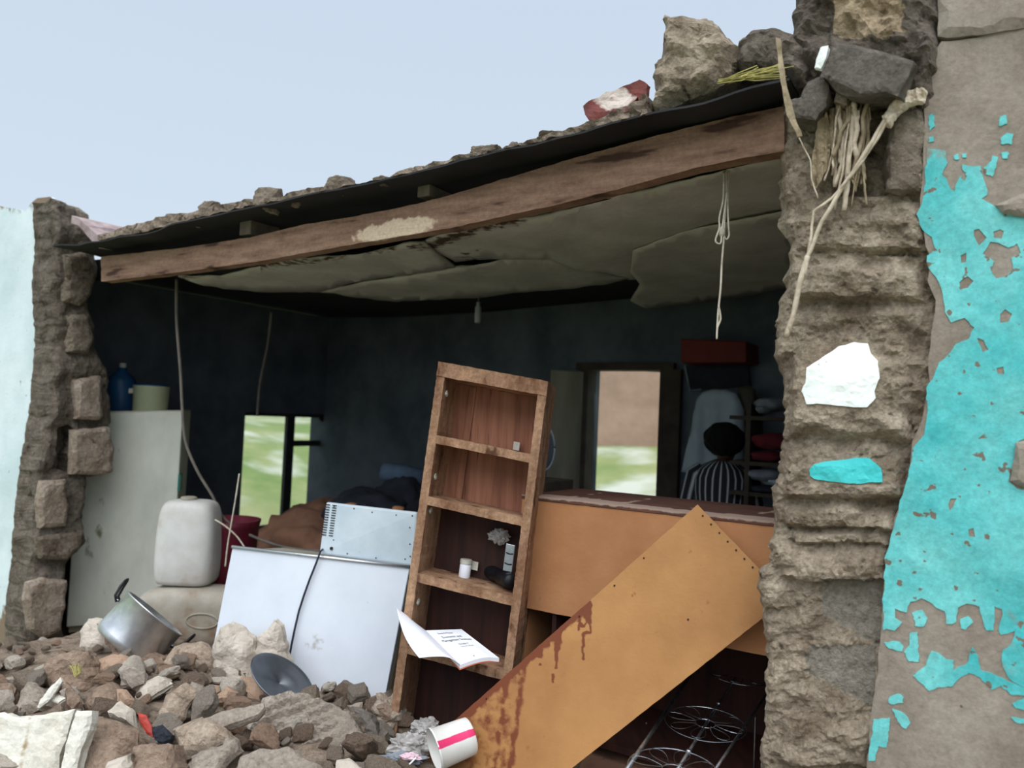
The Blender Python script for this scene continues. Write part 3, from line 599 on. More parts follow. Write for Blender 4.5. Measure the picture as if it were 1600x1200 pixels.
M['can2'] = mat('grimy_plastic', (168, 162, 150), (142, 132, 116), 5, .6, .1, 12, spots=(128, 92, 64), spotscale=5, spotth=.58, spotw=.2)
M['cream'] = mat('pale_green_plastic', (182, 190, 158), (168, 178, 146), 4, .5)
M['blue'] = mat('blue_plastic', (30, 74, 112), (24, 60, 96), 4, .4)
M['maroon'] = mat('maroon_plastic', (96, 22, 40), (76, 18, 32), 5, .5)
M['shelf'] = mat('worn_pine_edge', (178, 142, 112), (120, 84, 60), 8, .85, .5, 30, grain=.4, stretch=(1, 1, .4), spots=(92, 60, 42), spotscale=16, spotth=.62)
M['shelfin'] = mat('dusty_shelf_wood', (136, 120, 100), (106, 90, 74), 7, .9, .2, 30)
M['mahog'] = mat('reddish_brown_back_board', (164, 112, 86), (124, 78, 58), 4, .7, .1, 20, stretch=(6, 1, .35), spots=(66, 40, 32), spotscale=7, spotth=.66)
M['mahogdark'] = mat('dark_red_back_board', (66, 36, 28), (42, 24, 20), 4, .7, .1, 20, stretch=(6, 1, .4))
M['orange'] = mat('orange_brown_hardboard', (182, 134, 80), (150, 104, 60), 1.9, .62, .12, 60, spots=(140, 92, 48), spotscale=26, spotth=.70, c3=(110, 56, 30), contrast=(.3, .7))
M['tan'] = mat('tan_hardboard', (184, 132, 90), (160, 108, 70), 1.7, .8, .12, 60, c3=(142, 98, 74))
M['topwood'] = mat('dusty_brown_top', (100, 66, 54), (80, 54, 46), 5, .9, .2, 20, c3=(158, 136, 122))
M['paper'] = mat('white_paper', (236, 238, 244), (228, 230, 238), 4, .8)
M['ink'] = mat('dark_ink', (40, 42, 60), rough=.8)
M['coverred'] = mat('orange_book_cover', (190, 104, 72), rough=.6)
M['plate'] = mat('white_metal_plate', (200, 198, 186), (170, 166, 150), 20, .5)
M['plasticbag'] = mat('crumpled_clear_plastic', (182, 178, 174), (146, 142, 138), 8, .3, .1, spec=.6, alpha=.8)
M['pinkbag'] = mat('pink_white_plastic', (214, 170, 184), (196, 188, 192), 12, .4)
M['bucket'] = mat('white_plastic_bucket', (232, 232, 226), (214, 214, 208), 4, .45, spots=(150, 140, 128), spotscale=22, spotth=.72, c3=(222, 60, 112))
M['steelrod'] = mat('chrome_rod', (176, 180, 184), (130, 134, 138), 30, .35, metal=1)
M['darkboard'] = mat('dark_brown_board', (150, 112, 90), (116, 86, 70), 4, .85, .1)
M['skin'] = mat('brown_skin', (88, 58, 44), (76, 50, 38), 6, .6)
M['hair'] = mat('black_hair', (20, 18, 18), (12, 11, 12), 30, .9, .8, 60)
M['shirtw'] = mat('white_cotton', (176, 190, 198), (156, 170, 180), 4, .9, .1, 8)
M['darkcloth'] = mat('dark_cloth', (44, 48, 56), (30, 34, 42), 5, .95, .3, 14)
M['redcloth'] = mat('dark_red_cloth', (110, 34, 42), (82, 26, 34), 5, .95, .3, 14)
M['greycloth'] = mat('grey_cloth', (134, 142, 148), (104, 110, 118), 5, .95, .3, 14)
M['brownheap'] = mat('brown_blanket', (132, 96, 76), (98, 70, 56), 4, .95, .3, 12)
M['bluecloth'] = mat('slate_blue_cloth', (92, 108, 130), (66, 80, 100), 5, .9, .3, 12)
ZV = Vector((0, 0, 1))
def quadbox(mb, fr, back):     # fr: TL, TR, BR, BL
    return mb.hexa([fr[3], fr[2], fr[1], fr[0]], [fr[3] + back, fr[2] + back, fr[1] + back, fr[0] + back])
def frame_of(tl, tr, bl):
    U = (tr - tl).normalized(); N = U.cross((bl - tl)).normalized()
    if N.y < 0: N = -N
    return U, N.cross(U).normalized() * (1 if N.cross(U).z > 0 else -1), N
# ------------------------------------------------------------------ tall white fridge
tl, tr = P(126, 643, 5.55), P(286, 641, 5.75); U, V, N = frame_of(tl, tr, tl - ZV)
H = tl.z - .05; fz = thing('fridge', (tl + tr) / 2 - ZV * H, 'tall grimy white fridge standing behind the broken wall end', 'fridge')
wd_ = (tr - tl).length
quadbox(MB(), [tl + N * .06, tr + N * .06, tr + N * .06 - ZV * H, tl + N * .06 - ZV * H], N * .5).build('body', M['fridgeside'], fz, bevel=.01)
quadbox(MB(), [tl - ZV * .01 , tr - U * .0 - ZV * .01, tr - ZV * (H - .06), tl - ZV * (H - .06)], N * .05).build('door', M['fridge'], fz, bevel=.008)
quadbox(MB(), [tr - U * .005 - ZV * .48 - N * .004, tr + U * .012 - ZV * .48 - N * .004, tr + U * .012 - ZV * .60 - N * .004, tr - U * .005 - ZV * .60 - N * .004], N * .14).build('tape', mat('green_tape', (30, 110, 98), rough=.5), fz, label='dark green tape')
topz = tl.z
def on_top(px, d=.25): 
    q = P(px, 640, 5.6); r = Ppl(px, 600, tl + N * d, N); return Vector((r.x, r.y, topz))
# cream pot on the fridge
c = on_top(237, .2); k = c.y / FPX
ro = thing('cooking_pot', c, 'pale green lidded pot standing on top of the fridge', 'pot')
MB().lathe(c, ZV, [(0, 24 * k), (.005, 25 * k), (42 * k, 26 * k), (43 * k, 27 * k)], 32).build('body', M['cream'], ro, smooth_=True)
MB().lathe(c + ZV * 43 * k, ZV, [(0, 27 * k), (2 * k, 26 * k), (4 * k, 8 * k)], 32).build('lid', M['blue'], ro, label='dark blue lid')
MB().box(c + ZV * 36 * k - U * 28 * k, (7 * k, 10 * k, 8 * k), Matrix((U, N, ZV)).transposed()).build('handle', M['plate'], ro, bevel=.003)
c = on_top(190, .27); k = c.y / FPX
ro = thing('water_bottle', c, 'blue plastic water bottle on the fridge beside the pale pot', 'bottle')
MB().lathe(c, ZV, [(0, 19 * k), (3 * k, 21 * k), (48 * k, 21 * k), (58 * k, 15 * k), (64 * k, 7 * k), (70 * k, 7 * k)], 28).build('body', M['blue'], ro, smooth_=True)
MB().lathe(c + ZV * 70 * k, ZV, [(0, 5 * k), (7 * k, 5 * k)], 16).build('cap', M['plate'], ro)
# ------------------------------------------------------------------ jerrycans
c = P(292, 911, 4.95); k = c.y / FPX
X = (RT - ZV * RT.z).normalized(); Yd = ZV.cross(X)
ro = thing('jerrycan', c, 'white plastic jerrycan standing upright on the lying jerrycan beside the fridge', 'jerrycan')
MB().loft(c, X, Yd, ZV, [(0, 38 * k, .12, 4), (3 * k, 44 * k, .135, 4), (40 * k, 46 * k, .14, 4), (80 * k, 45 * k, .14, 4), (112 * k, 42 * k, .13, 4), (124 * k, 37 * k, .12, 3.5), (129 * k, 28 * k, .09, 3)]).build('body', M['can'], ro, smooth_=True, sub=1)
MB().lathe(c + ZV * 129 * k - X * .02, ZV, [(0, 12 * k), (3 * k, 12 * k), (4 * k, 9 * k)], 24).build('cap', M['can2'], ro)
c2 = P(225, 950, 4.9); k = c2.y / FPX; c2.z = c.z - 44 * k
ro = thing('jerrycan', c2 - ZV * 40 * k, 'grimy jerrycan lying on its side under the upright jerrycan', 'jerrycan')
MB().loft(c2, ZV, Yd, X, [(-5 * k, 24 * k, .09, 3), (4 * k, 33 * k, .12, 3.4), (22 * k, 42 * k, .14, 4), (60 * k, 44 * k, .15, 4), (120 * k, 44 * k, .15, 4), (150 * k, 43 * k, .14, 4), (160 * k, 36 * k, .12, 4)]).build('body', M['can2'], ro, smooth_=True, sub=1)
hc = c2 + X * 105 * k - Yd * .149
MB().tube([hc + X * (24 * k) * math.cos(a) + ZV * (11 * k) * math.sin(a) for a in [i * math.pi / 10 for i in range(21)]], .006, 8).build('handle', M['can2'], ro, smooth_=True)
# maroon tub behind the freezer
c = P(352, 905, 5.2); k = c.y / FPX
MB().lathe(c - ZV * .1, ZV, [(0, .15), (.03, .17), (.46, .2), (.5, .21), (.5, .19), (.1, .15)], 32, True, False).build('plastic_tub', M['maroon'], smooth_=True, label='dark maroon plastic tub between the jerrycans and the freezer', cat='tub')
# ------------------------------------------------------------------ chest freezer
TL, TR, BR, BL = P(363, 856, 4.2), P(641, 888, 3.98), P(600, 1106, 3.90), P(322, 1066, 4.12)
U, V, N = frame_of(TL, TR, BL)
fr_ = thing('chest_freezer', (BL + BR) / 2 + N * .25, 'white chest freezer tipped among the rubble with a cord hanging over it', 'freezer')
quadbox(MB(), [TL + N * .03 - V * .01, TR + N * .03 - V * .01, BR + N * .03, BL + N * .03], N * .52).build('body', M['freezerside'], fr_, bevel=.012)
def fq(u, v): return TL.lerp(TR, u).lerp(BL.lerp(BR, u), v)
slab([(0, 0), (1, 0), (1, 1), (0, 1)], lambda u, v: fq(u, v), N * .026, g=.04, jit=0, side=1,
     mask=lambda u, v: .52 * max(0, 1 - math.hypot((u - .58) / .13, (v - .62) / .16)) + (.3 * smooth((v - .85) * 6))).build('door_panel', M['freezer'], fr_, bevel=.004, label='clean white panel')
MB().tube([TL - N * .004 + V * .006, TR - N * .004 + V * .006], .009, 8).build('trim_bar', M['silver'], fr_, smooth_=True)
MB().tube([TR.lerp(BR, t) - U * .002 - N * .003 for t in (0, 1)], .004, 6).build('edge_strip', M['silverdull'], fr_)
# ------------------------------------------------------------------ microwave seen from the back
a, b, c_, d = P(509, 784, 4.18), P(652, 800, 4.05), P(648, 886, 4.03), P(498, 866, 4.14)
U2, V2, N2 = frame_of(a, b, d)
mw = thing('microwave_oven', (c_ + d) / 2 + N2 * .15, 'pale microwave oven with its vented back outwards, on top of the freezer', 'microwave')
quadbox(MB(), [a, b, c_, d], N2 * .34).build('casing', M['microwave'], mw, bevel=.012)
def mq(u, v): return a.lerp(b, u).lerp(d.lerp(c_, u), v)
vb = MB()
for i in range(13):
    for j in range(2):
        p = mq(.03 + j * .075, .05 + i * .048); vb.box(p - N2 * .001, (.024, .006, .005), Matrix((U2, N2, V2)).transposed())
vb.build('vent_slots', M['black'], mw)
for u, v in ((.1, .07), (.32, .07), (.52, .1), (.78, .1), (.95, .08), (.93, .3), (.94, .6), (.9, .88), (.95, .82), (.6, .93), (.14, .7), (.3, .92), (.5, .5)):
    MB().lathe(mq(u, v) + N2 * .001, -N2, [(0, .004), (.003, .004)], 8).build('screw', M['black'], mw)
MB().lathe(mq(.13, .86), -N2, [(0, .009), (.01, .008)], 12).build('screw_foot', M['black'], mw)
cp = [mq(.035, .9)] + [Ppl(x, y, TL - N * .02, N) for x, y in ((503, 862), (494, 880), (484, 905), (475, 930), (467, 955), (460, 985), (455, 1010), (451, 1032), (448, 1060))]
cp[1] = cp[1] - N * .02
MB().tube(cp, .0055, 8).build('power_cord', M['cord'], mw, smooth_=True)
# ------------------------------------------------------------------ leaning open shelf unit
TL, TR, BLp = P(685, 567, 3.47), P(856, 598, 3.36), P(602, 1170, 3.38)
U = (TR - TL).normalized(); Vd = (BLp - TL); Vd = (Vd - U * Vd.dot(U)).normalized(); N = U.cross(Vd).normalized()
if N.y < 0: N = -N
# keep the outer edge where the left stile really runs
Vd = (BLp - TL).normalized(); HH = (BLp - TL).length; WW = (TR - TL).length; DD = .24
def S(u, v, d=0): return TL + U * (u * WW) + Vd * (v * HH) + N * d
bs = thing('shelf_unit', S(.5, 1), 'open wooden shelf unit leaning right, with worn pine edges and dark back', 'shelf unit')
def bar(u0, u1, v0, v1, d0=0, d1=DD): return [S(u0, v0, d0), S(u1, v0, d0), S(u1, v1, d0), S(u0, v1, d0)], N * (d1 - d0)
def sbar(name, u0, u1, v0, v1, m, d0=0, d1=DD, parent=None, g=.012, **k):
    o_ = []; L = (u1 - u0) * WW; Hh = (v1 - v0) * HH
    poly = [(u0 * WW, v0 * HH), (u1 * WW, v0 * HH), (u1 * WW, v1 * HH), (u0 * WW, v1 * HH)]
    return slab(poly, lambda x, y: S(x / WW, y / HH, d0), N * (d1 - d0), g=g, jit=.0012, seed=int(u0 * 100 + v0 * 1000), side=2, srough=.02,
                relief=lambda x, y: .002 * fbm((x * 30, y * 30, 0), 3)).build(name, m, parent or bs, **k)
sbar('side_panel', 0, .075, 0, 1, M['shelf']); sbar('side_panel', .925, 1, .0, 1.0, M['shelf'])
sbar('top_panel', .0, 1.0, -.004, .035, M['shelf'], -.004)
for v in (.19, .352, .552, .735): sbar('shelf', .06, .94, v, v + .022, M['shelf'])
sbar('shelf', .06, .94, .975, 1.0, M['shelf'])
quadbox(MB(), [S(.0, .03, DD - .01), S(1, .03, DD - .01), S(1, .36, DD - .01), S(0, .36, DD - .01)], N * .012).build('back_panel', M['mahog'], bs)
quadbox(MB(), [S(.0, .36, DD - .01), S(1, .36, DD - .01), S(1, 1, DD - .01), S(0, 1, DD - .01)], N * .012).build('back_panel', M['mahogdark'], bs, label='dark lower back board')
for u in (.2, .82):
    quadbox(MB(), [S(u, .04, DD - .022), S(u + .06, .04, DD - .022), S(u + .06, .36, DD - .022), S(u, .36, DD - .022)], N * .012).build('back_batten', M['mahog'], bs)
for v in (.075, .30, .39, .63):
    q = S(.078, v, .06); R3 = []
    hg = MB().tube([q + (Vd * math.cos(t) + N * math.sin(t)) * .013 for t in [i * math.pi / 8 for i in range(17)]], .0028, 6)
    hg.box(q - N * .012, (.012, .012, .012), Matrix((U, N, Vd)).transposed()); hg.build('hinge_cup', M['plate'], bs)
def on_shelf(px, py, v): return Ppl(px, py, S(.5, v, 0), Vd)
up = -Vd
for (px, py, v) in ((807, 697, .19), (742, 884, .552)):
    q = Ppl(px, py, S(.5, v, .2), N); MB().box(q + up * .0, (.030, .006, .038), Matrix((U, N, up)).transposed()).build('hinge_plate', M['plate'], bs)
q = on_shelf(725, 903, .552); kk = q.y / FPX
ro = thing('pill_bottle', q, 'small white pill bottle on the third shelf of the shelf unit', 'bottle')
MB().lathe(q, up, [(0, 8.5 * kk), (1 * kk, 9 * kk), (20 * kk, 9 * kk), (22 * kk, 8 * kk)], 20).build('body', M['paper'], ro, smooth_=True)
MB().lathe(q + up * 22 * kk, up, [(0, 9.5 * kk), (6 * kk, 9.5 * kk), (7 * kk, 8 * kk)], 20).build('cap', M['plate'], ro)
q = on_shelf(751, 899, .552) + up * 12 * kk; q2 = on_shelf(799, 922, .552) + up * 12 * kk; ax = (q2 - q); L = ax.length
ro = thing('black_bottle', (q + q2) / 2 - up * .03, 'black bottle lying beside the pill bottle on the shelf unit', 'bottle')
MB().lathe(q, ax, [(0, .014), (L * .06, .026), (L * .2, .031), (L * .45, .032), (L * .6, .026), (L * .62, .03)], 24).build('body', M['black'], ro, smooth_=True)
MB().lathe(q, ax, [(L * .62, .033), (L * .95, .035), (L, .03)], 24).build('cap', M['black'], ro, smooth_=True)
q = Ppl(793, 893, S(.5, .5, .1), N); kk = q.y / FPX
ro = thing('white_gadget', q, 'narrow white case with two black curved marks, propped behind the black bottle', 'case')
sx, sy = 15 * kk, 42 * kk; RM = Matrix((U, N, up)).transposed()
MB().box(q + up * sy / 2, (sx, .012, sy), RM).build('case', M['silverdull'], ro, bevel=.003)
for f in (.30, .68): MB().tube([q + up * (sy * f - .004 * math.cos(t)) + U * (sx * .38 * t / 1.5) - N * .008 for t in (-1.5, -.8, 0, .8, 1.5)], .003, 6).build('black_mark', M['black'], ro)
def crumple(c, sz, seed, m, name, lab, cat, amp=.45, sub=4, parent=None):
    vs, fs = ico(sub); out = []
    for d in vs:
        r = 1 + amp * (abs(fbm(d * 1.4 + Vector((seed, 0, 0)), 3)) * 1.6 - .5) + .05 * fbm(d * 6, 2)
        out.append(Vector(c) + Vector((d.x * r * sz[0], d.y * r * sz[1], d.z * r * sz[2])))
    mb = MB(); mb.add(out, fs)
    return mb.build(name, m, parent, label=lab, cat=cat)
q = Ppl(780, 838, S(.5, .5, .18), N); crumple(q, (.045, .02, .035), 3, M['plasticbag'], 'plastic_wrap', 'crumpled plastic wrapping at the back of the third compartment', 'wrapper')
# papers under the book
pq = lambda x, y: on_shelf(x, y, .733) + up * .003
slab([(640, 975), (700, 978), (760, 990), (785, 996), (776, 1012), (740, 1008), (650, 995)], pq, -up * .004, g=5, jit=1, seed=8, rdir=up, relief=lambda x, y: .004 * fbm((x * .1, y * .1, 0), 3)).build(
    'loose_paper', mat('greenish_paper', (160, 158, 136), (130, 138, 124), 18, .9), label='dusty loose papers under the open book on the shelf unit', cat='paper')
# ------------------------------------------------------------------ open school book
A, B, C_, D = P(665, 985, 3.42), P(721, 983, 3.44), P(780, 1026, 3.16), P(719, 1039, 3.12)
ro = thing('school_book', (A + C_) / 2 - ZV * .02, 'open school book with a bent white cover hanging off the shelf unit', 'book')
bn = (B - A).cross(D - A).normalized(); bn = bn if bn.z > 0 else -bn
def pg(u, v, lift=0):
    p = A.lerp(B, u).lerp(D.lerp(C_, u), v); return p + bn * (lift + .010 * math.sin(u * math.pi) * v - .006 * smooth((u - .7) * 3.3) * v)
def sheet(f, nu, nv, th, name, m, parent, **k):
    mb = MB(); vs = [f(i / nu, j / nv) for j in range(nv + 1) for i in range(nu + 1)]; w1 = nu + 1; n_ = len(vs)
    vs2 = [v + th for v in vs]
    fs = [[j * w1 + i, j * w1 + i + 1, (j + 1) * w1 + i + 1, (j + 1) * w1 + i] for j in range(nv) for i in range(nu)]
    f2 = [[n_ + q for q in x[::-1]] for x in fs]
    bd = [i for i in range(w1)] + [j * w1 + nu for j in range(1, nv + 1)] + [nv * w1 + i for i in range(nu - 1, -1, -1)] + [j * w1 for j in range(nv - 1, 0, -1)]
    sd_ = [[bd[(i + 1) % len(bd)], bd[i], n_ + bd[i], n_ + bd[(i + 1) % len(bd)]] for i in range(len(bd))]
    mb.add(vs + vs2, fs + f2 + sd_); return mb.build(name, m, parent, **k)
sheet(lambda u, v: pg(u, v), 12, 12, -bn * .016, 'pages', M['paper'], ro)
sheet(lambda u, v: pg(u * 1.0 - .02, v * 1.01, -.0175), 12, 12, -bn * .002, 'back_cover', M['coverred'], ro, label='orange back cover')
cv = [(665, 985, 3.42), (648, 972, 3.41), (634, 960, 3.40), (620, 950, 3.38)]; cf = [(719, 1038, 3.12), (700, 1027, 3.10), (676, 1026, 3.12), (655, 1028, 3.13)]
def curve(pp, t):
    t = t * 3; i = min(2, int(t)); f = t - i
    g0, g1 = pp[max(0, i - 1)], pp[min(3, i + 2)]; a_, b_ = pp[i], pp[i + 1]
    r = []
    for q in range(3):
        m0, m1 = (b_[q] - g0[q]) / 2, (g1[q] - a_[q]) / 2
        r.append((2 * f ** 3 - 3 * f * f + 1) * a_[q] + (f ** 3 - 2 * f * f + f) * m0 + (-2 * f ** 3 + 3 * f * f) * b_[q] + (f ** 3 - f * f) * m1)
    return P(*r)
# the last edge of the cover runs from the tip at upper left to the curl at the front
sheet(lambda u, v: curve(cv, u).lerp(curve(cf, u), v) + Vector((-.012 * math.sin(v * math.pi) * u, 0, -.016 * math.sin(v * math.pi) * u)), 16, 12, Vector((0, .001, -.001)), 'front_cover', M['paper'], ro, smooth_=True)
def text_on(txt, u0, v0, hgt, ww):
    cu = bpy.data.curves.new('t', 'FONT'); cu.body = txt; cu.size = 1; cu.resolution_u = 2
    to = bpy.data.objects.new('t', cu); COL.objects.link(to); dg = bpy.context.evaluated_depsgraph_get()
    me = to.evaluated_get(dg).to_mesh(); w_ = max(v.co.x for v in me.vertices)
    vs = [pg(u0 + v.co.x / w_ * ww, v0 - v.co.y * hgt, .0012) for v in me.vertices]; fs = [list(p.vertices) for p in me.polygons]
    to.to_mesh_clear() if False else None
    mb = MB(); mb.add(vs, fs); bpy.data.objects.remove(to)
    return mb.build('printed_text', M['ink'], ro, fixn=False)
text_on('Study & Master', .22, .15, .075, .42); text_on('Economic and', .22, .29, .10, .52); text_on('Management Sciences', .12, .40, .10, .78)
text_on('Grade 9', .42, .54, .07, .26); text_on("Learner's Book", .40, .61, .045, .34); text_on('.', .42, .92, .3, .03)
# ------------------------------------------------------------------ tan wardrobe lying along the front wall
WD = .33
q0 = PF(816, 778, WD); s0w = sw(q0)[0]; zt = q0.z; s1w = s0w + 1.45; zb = .38
zf = PF(808, 947, WD).z
wr = thing('wardrobe', W((s0w + s1w) / 2, WD + .25, zb), 'tan hardboard wardrobe with dusty brown top behind the slanting board', 'wardrobe')
def wbox(s0, s1, w0, w1, z0, z1): return MB().box(W((s0 + s1) / 2, (w0 + w1) / 2, (z0 + z1) / 2), (s1 - s0, w1 - w0, z1 - z0), RW)
def wm_(s, z):
    q = 0
    if s < s0w + .12: q = .42 * max(0, 1 - abs((s - s0w) - .09 - .04 * math.sin(z * 14)) / .02)
    return q
slab([(s0w, zf), (s1w, zf), (s1w, zt - .004), (s0w, zt - .004)], lambda s, z: W(s, WD, z), NI * .018, g=.025, jit=.001, mask=wm_, side=1).build('front_panel', M['tan'], wr)
def topmask(s, w): return .9 if (w < WD + .10 + .03 * math.sin(s * 7) or (abs((s * 3.7) % 1 - .5) > .46 and w < WD + .4)) else 0
slab([(s0w, WD - .004), (s1w, WD - .004), (s1w, WD + .52), (s0w + .02, WD + .52)], lambda s, w: W(s, w, zt + .016), -ZV * .018, g=.03, jit=.002, mask=topmask, side=1).build('top_panel', M['topwood'], wr, label='dark brown dusty top')
wbox(s0w, s0w + .02, WD + .018, WD + .5, zb, zt - .004).build('side_panel', M['tan'], wr)
wbox(s1w - .02, s1w, WD + .018, WD + .5, zb, zt - .004).build('side_panel', M['tan'], wr)
wbox(s0w + .02, s1w - .02, WD + .49, WD + .5, zb, zt - .004).build('back_panel', M['mahogdark'], wr)
wbox(s0w + .17, s0w + .19, WD + .02, WD + .49, zb, zf).build('divider', M['mahogdark'], wr)
wbox(s0w + .02, s1w - .02, WD, WD + .49, zb, zb + .03).build('base_panel', M['mahogdark'], wr)
wbox(s0w, s0w + .03, WD, WD + .018, zb, zf).build('front_stile', M['shelf'], wr)
# ------------------------------------------------------------------ slanting orange-brown board
p1, p2, p3 = PF(1090, 790, .29), PF(1190, 893, .275), P(700, 1135, 3.13)
bnr = (p2 - p1).cross(p3 - p1).normalized(); bnr = bnr if bnr.y > 0 else -bnr
def bmap(x, y): return Ppl(x, y, p1, bnr)
def edged(x, y):
    ax, ay, bx, by = 1090, 790, 700, 1135; L = math.hypot(bx - ax, by - ay); return ((x - ax) * (by - ay) - (y - ay) * (bx - ax)) / L
def om(x, y):
    e = abs(edged(x, y)); q = 0
    if x < 925: q = .85 * max(0, 1 - (e - 6) / (10 + 10 * noise.noise(Vector((x * .12, 0, 0)))))
    for dx, l in ((926, 55), (905, 30), (918, 95), (868, 25), (878, 40), (872, 85), (845, 40)):
        y0 = 790 + (1090 - dx) * 345 / 390
        if abs(x - dx + (y - y0) * .09) < 2.6 and 0 < y - y0 < l: q = max(q, .8)
    if x < 862 and y > 1000:
        c_ = 822 - (y - 1020) * .14 
        q = max(q, .75 * max(0, 1 - abs(x - c_) / 13)); q = max(q, .8 * max(0, 1 - abs(x - c_ + 24) / 8) if y > 1060 else 0)
        if x < c_ - 8: q = max(q, .40)
    q = max(q, .42 * max(0, 1 - abs((x - 975) * .9 - (y - 905) * .62) / 4) if 905 < y < 960 else 0)
    if x < 790: q = max(q, .40 + .3 * max(0, noise.noise(Vector((x * .05, y * .012, 0)))))
    return min(.95, q)
br = thing('slanting_board', bmap(900, 1000), 'big orange-brown hardboard panel leaning diagonally across the opening', 'board')
slab([(1090, 788), (1101, 800), (1240, 944), (1190, 967), (890, 1203), (740, 1320), (590, 1232), (700, 1135), (930, 931)], bmap, bnr * .012, g=6, jit=.4, mask=om, side=1, relief=lambda x, y: .002 * fbm((x * .01, y * .01, 0), 3)).build('panel', M['orange'], br)
slab([(1090, 788), (1101, 800), (1240, 944), (1228, 954), (1086, 806)], lambda x, y: bmap(x, y) + bnr * .013, bnr * .02, g=9, jit=.3, side=1).build('batten', M['shelf'], br)
for i in range(9): MB().lathe(bmap(1098 + i * 13, 806 + i * 13.4) , -bnr, [(0, .004), (.004, .003)], 8).build('nail', M['mahogdark'], br)
for x, y in ((960, 915), (905, 963), (1006, 872), (760, 1092), (942, 1185), (1010, 1130), (1075, 968)): MB().lathe(bmap(x, y), -bnr, [(0, .004), (.004, .003)], 8).build('nail', M['mahogdark'], br)
# small scene bits under the board: brown board on the floor and a crate
slab([(880, 1260), (1290, 1260), (1290, 1098), (1010, 1090), (960, 1100), (930, 1140)], lambda x, y: Ppl(x, y, Vector((0, 2.9, .32)), Vector((0, -.04, 1)).normalized()), -ZV * .1, g=20, jit=1, seed=6).build(
    'fallen_board', M['darkboard'], label='dark brown board lying flat under the wire rack', cat='board')
q = Ppl(1105, 1074, Vector((0, 0, .40)), ZV); MB().box(q + ZV * .05 + NI * .1, (.26, .2, .12), RW).build('wooden_crate', M['orange'], bevel=.005, label='small orange-brown box half hidden behind the wire rack', cat='box')
# ------------------------------------------------------------------ wire rack with flower rings
rp = Vector((0, 2.9, .60)); rn = Vector((.0, -.05, 1)).normalized()
def rk(x, y): return Ppl(x, y, rp, rn)
rk_ = thing('wire_rack', rk(1080, 1160), 'chrome wire rack with flower-shaped rings lying between the board and the pillar', 'rack')
def rod(x0, y0, x1, y1, r, nm='rod'):
    a, b = rk(x0, y0), rk(x1, y1); a = a + (a - b) * .25
    MB().tube([a, b], r, 8).build(nm, M['steelrod'], rk_, smooth_=True); return a, b
rod(981, 1200, 1095, 1031, .008); rod(1060, 1200, 1181, 1009, .006); rod(1119, 1200, 1205, 1074, .0055)
MB().lathe(rk(1095, 1031), (rk(1095, 1031) - rk(981, 1200)), [(-.004, .006), (0, .010), (.012, .010), (.016, .005)], 12).build('end_cap', M['steelrod'], rk_)
fx = (rk(1200, 1100) - rk(1080, 1100)).normalized(); fy = rn.cross(fx)
for (x, y) in ((1158, 1052), (1102, 1132), (1052, 1205)):
    c = rk(x, y) + rn * .004; r = .152
    MB().tube([c + (fx * math.cos(t) + fy * math.sin(t)) * r for t in [i * math.pi / 24 for i in range(49)]], .0018, 5, cap=False).build('ring', M['steelrod'], rk_)
    MB().tube([c + (fx * math.cos(t) + fy * math.sin(t)) * r * .25 for t in [i * math.pi / 12 for i in range(25)]], .0018, 5, cap=False).build('ring', M['steelrod'], rk_)
    for k in range(8):
        t0 = k * math.pi / 4 + .2; pp = []
        for i in range(15):
            t = i / 14 * math.pi * 2; rr = r * (.60 - .36 * math.cos(t)); an = t0 + .26 * math.sin(t); pp.append(c + (fx * math.cos(an) + fy * math.sin(an)) * rr + rn * .003)
        MB().tube(pp, .0013, 4, cap=False).build('petal', M['steelrod'], rk_)
for (x, y) in ((1171, 1024), (1123, 1101), (1076, 1176)):
    MB().lathe(rk(x, y) - rn * .004, rn, [(0, .009), (.012, .010), (.016, .006)], 12).build('stud', M['steelrod'], rk_, smooth_=True)
for x, y in ((1020, 1215), (1180, 1120)):
    b_ = rk(x, y); MB().tube([b_, b_ - ZV * (b_.z - .40)], .004, 6).build('leg', M['steelrod'], rk_)
# ------------------------------------------------------------------ stock pot
pc = P(243, 958, 4.25); k = pc.y / FPX
vdir = (CAM - pc).normalized(); pp_ = (RT * .68 + UP * .72); pp_ = (pp_ - vdir * pp_.dot(vdir)).normalized(); ax = (vdir * .06 + pp_ * .998).normalized()
mj = (RT * .72 - UP * .68); mj = (mj - ax * mj.dot(ax)).normalized()
R0 = .185; Hp = .23
po = thing('stock_pot', pc - ax * Hp - ZV * .05, 'shiny aluminium stock pot with black handles tipped over on the rubble', 'pot')
MB().lathe(pc - ax * Hp, ax, [(0, R0 * .88), (.01, R0 * .95), (.04, R0 * .985), (Hp - .008, R0), (Hp - .006, R0 + .006), (Hp, R0 + .006), (Hp, R0 - .004), (.05, R0 * .96), (.012, R0 * .9)], 64, True, True).build('body', M['silver'], po, smooth_=True, bevel=0)
def handle(sgn):
    o = pc + mj * sgn * (R0 + .002) - ax * .055; side = ax.cross(mj).normalized()
    pts = [o - side * .045 - ax * .02, o - side * .045 + mj * sgn * .03 , o - side * .042 + mj * sgn * .045 + ax * .05, o - side * .025 + mj * sgn * .05 + ax * .085, o + mj * sgn * .05 + ax * .095, o + side * .025 + mj * sgn * .05 + ax * .085, o + side * .042 + mj * sgn * .045 + ax * .05, o + side * .045 + mj * sgn * .03, o + side * .045 - ax * .02]
    MB().tube(pts, .0075, 8).build('handle', M['black'], po, smooth_=True)
    for s_ in (-1, 1): MB().lathe(o + side * .045 * s_ - ax * .01, mj * sgn, [(0, .006), (.01, .005)], 10).build('rivet', M['silverdull'], po)
handle(-1); handle(1)
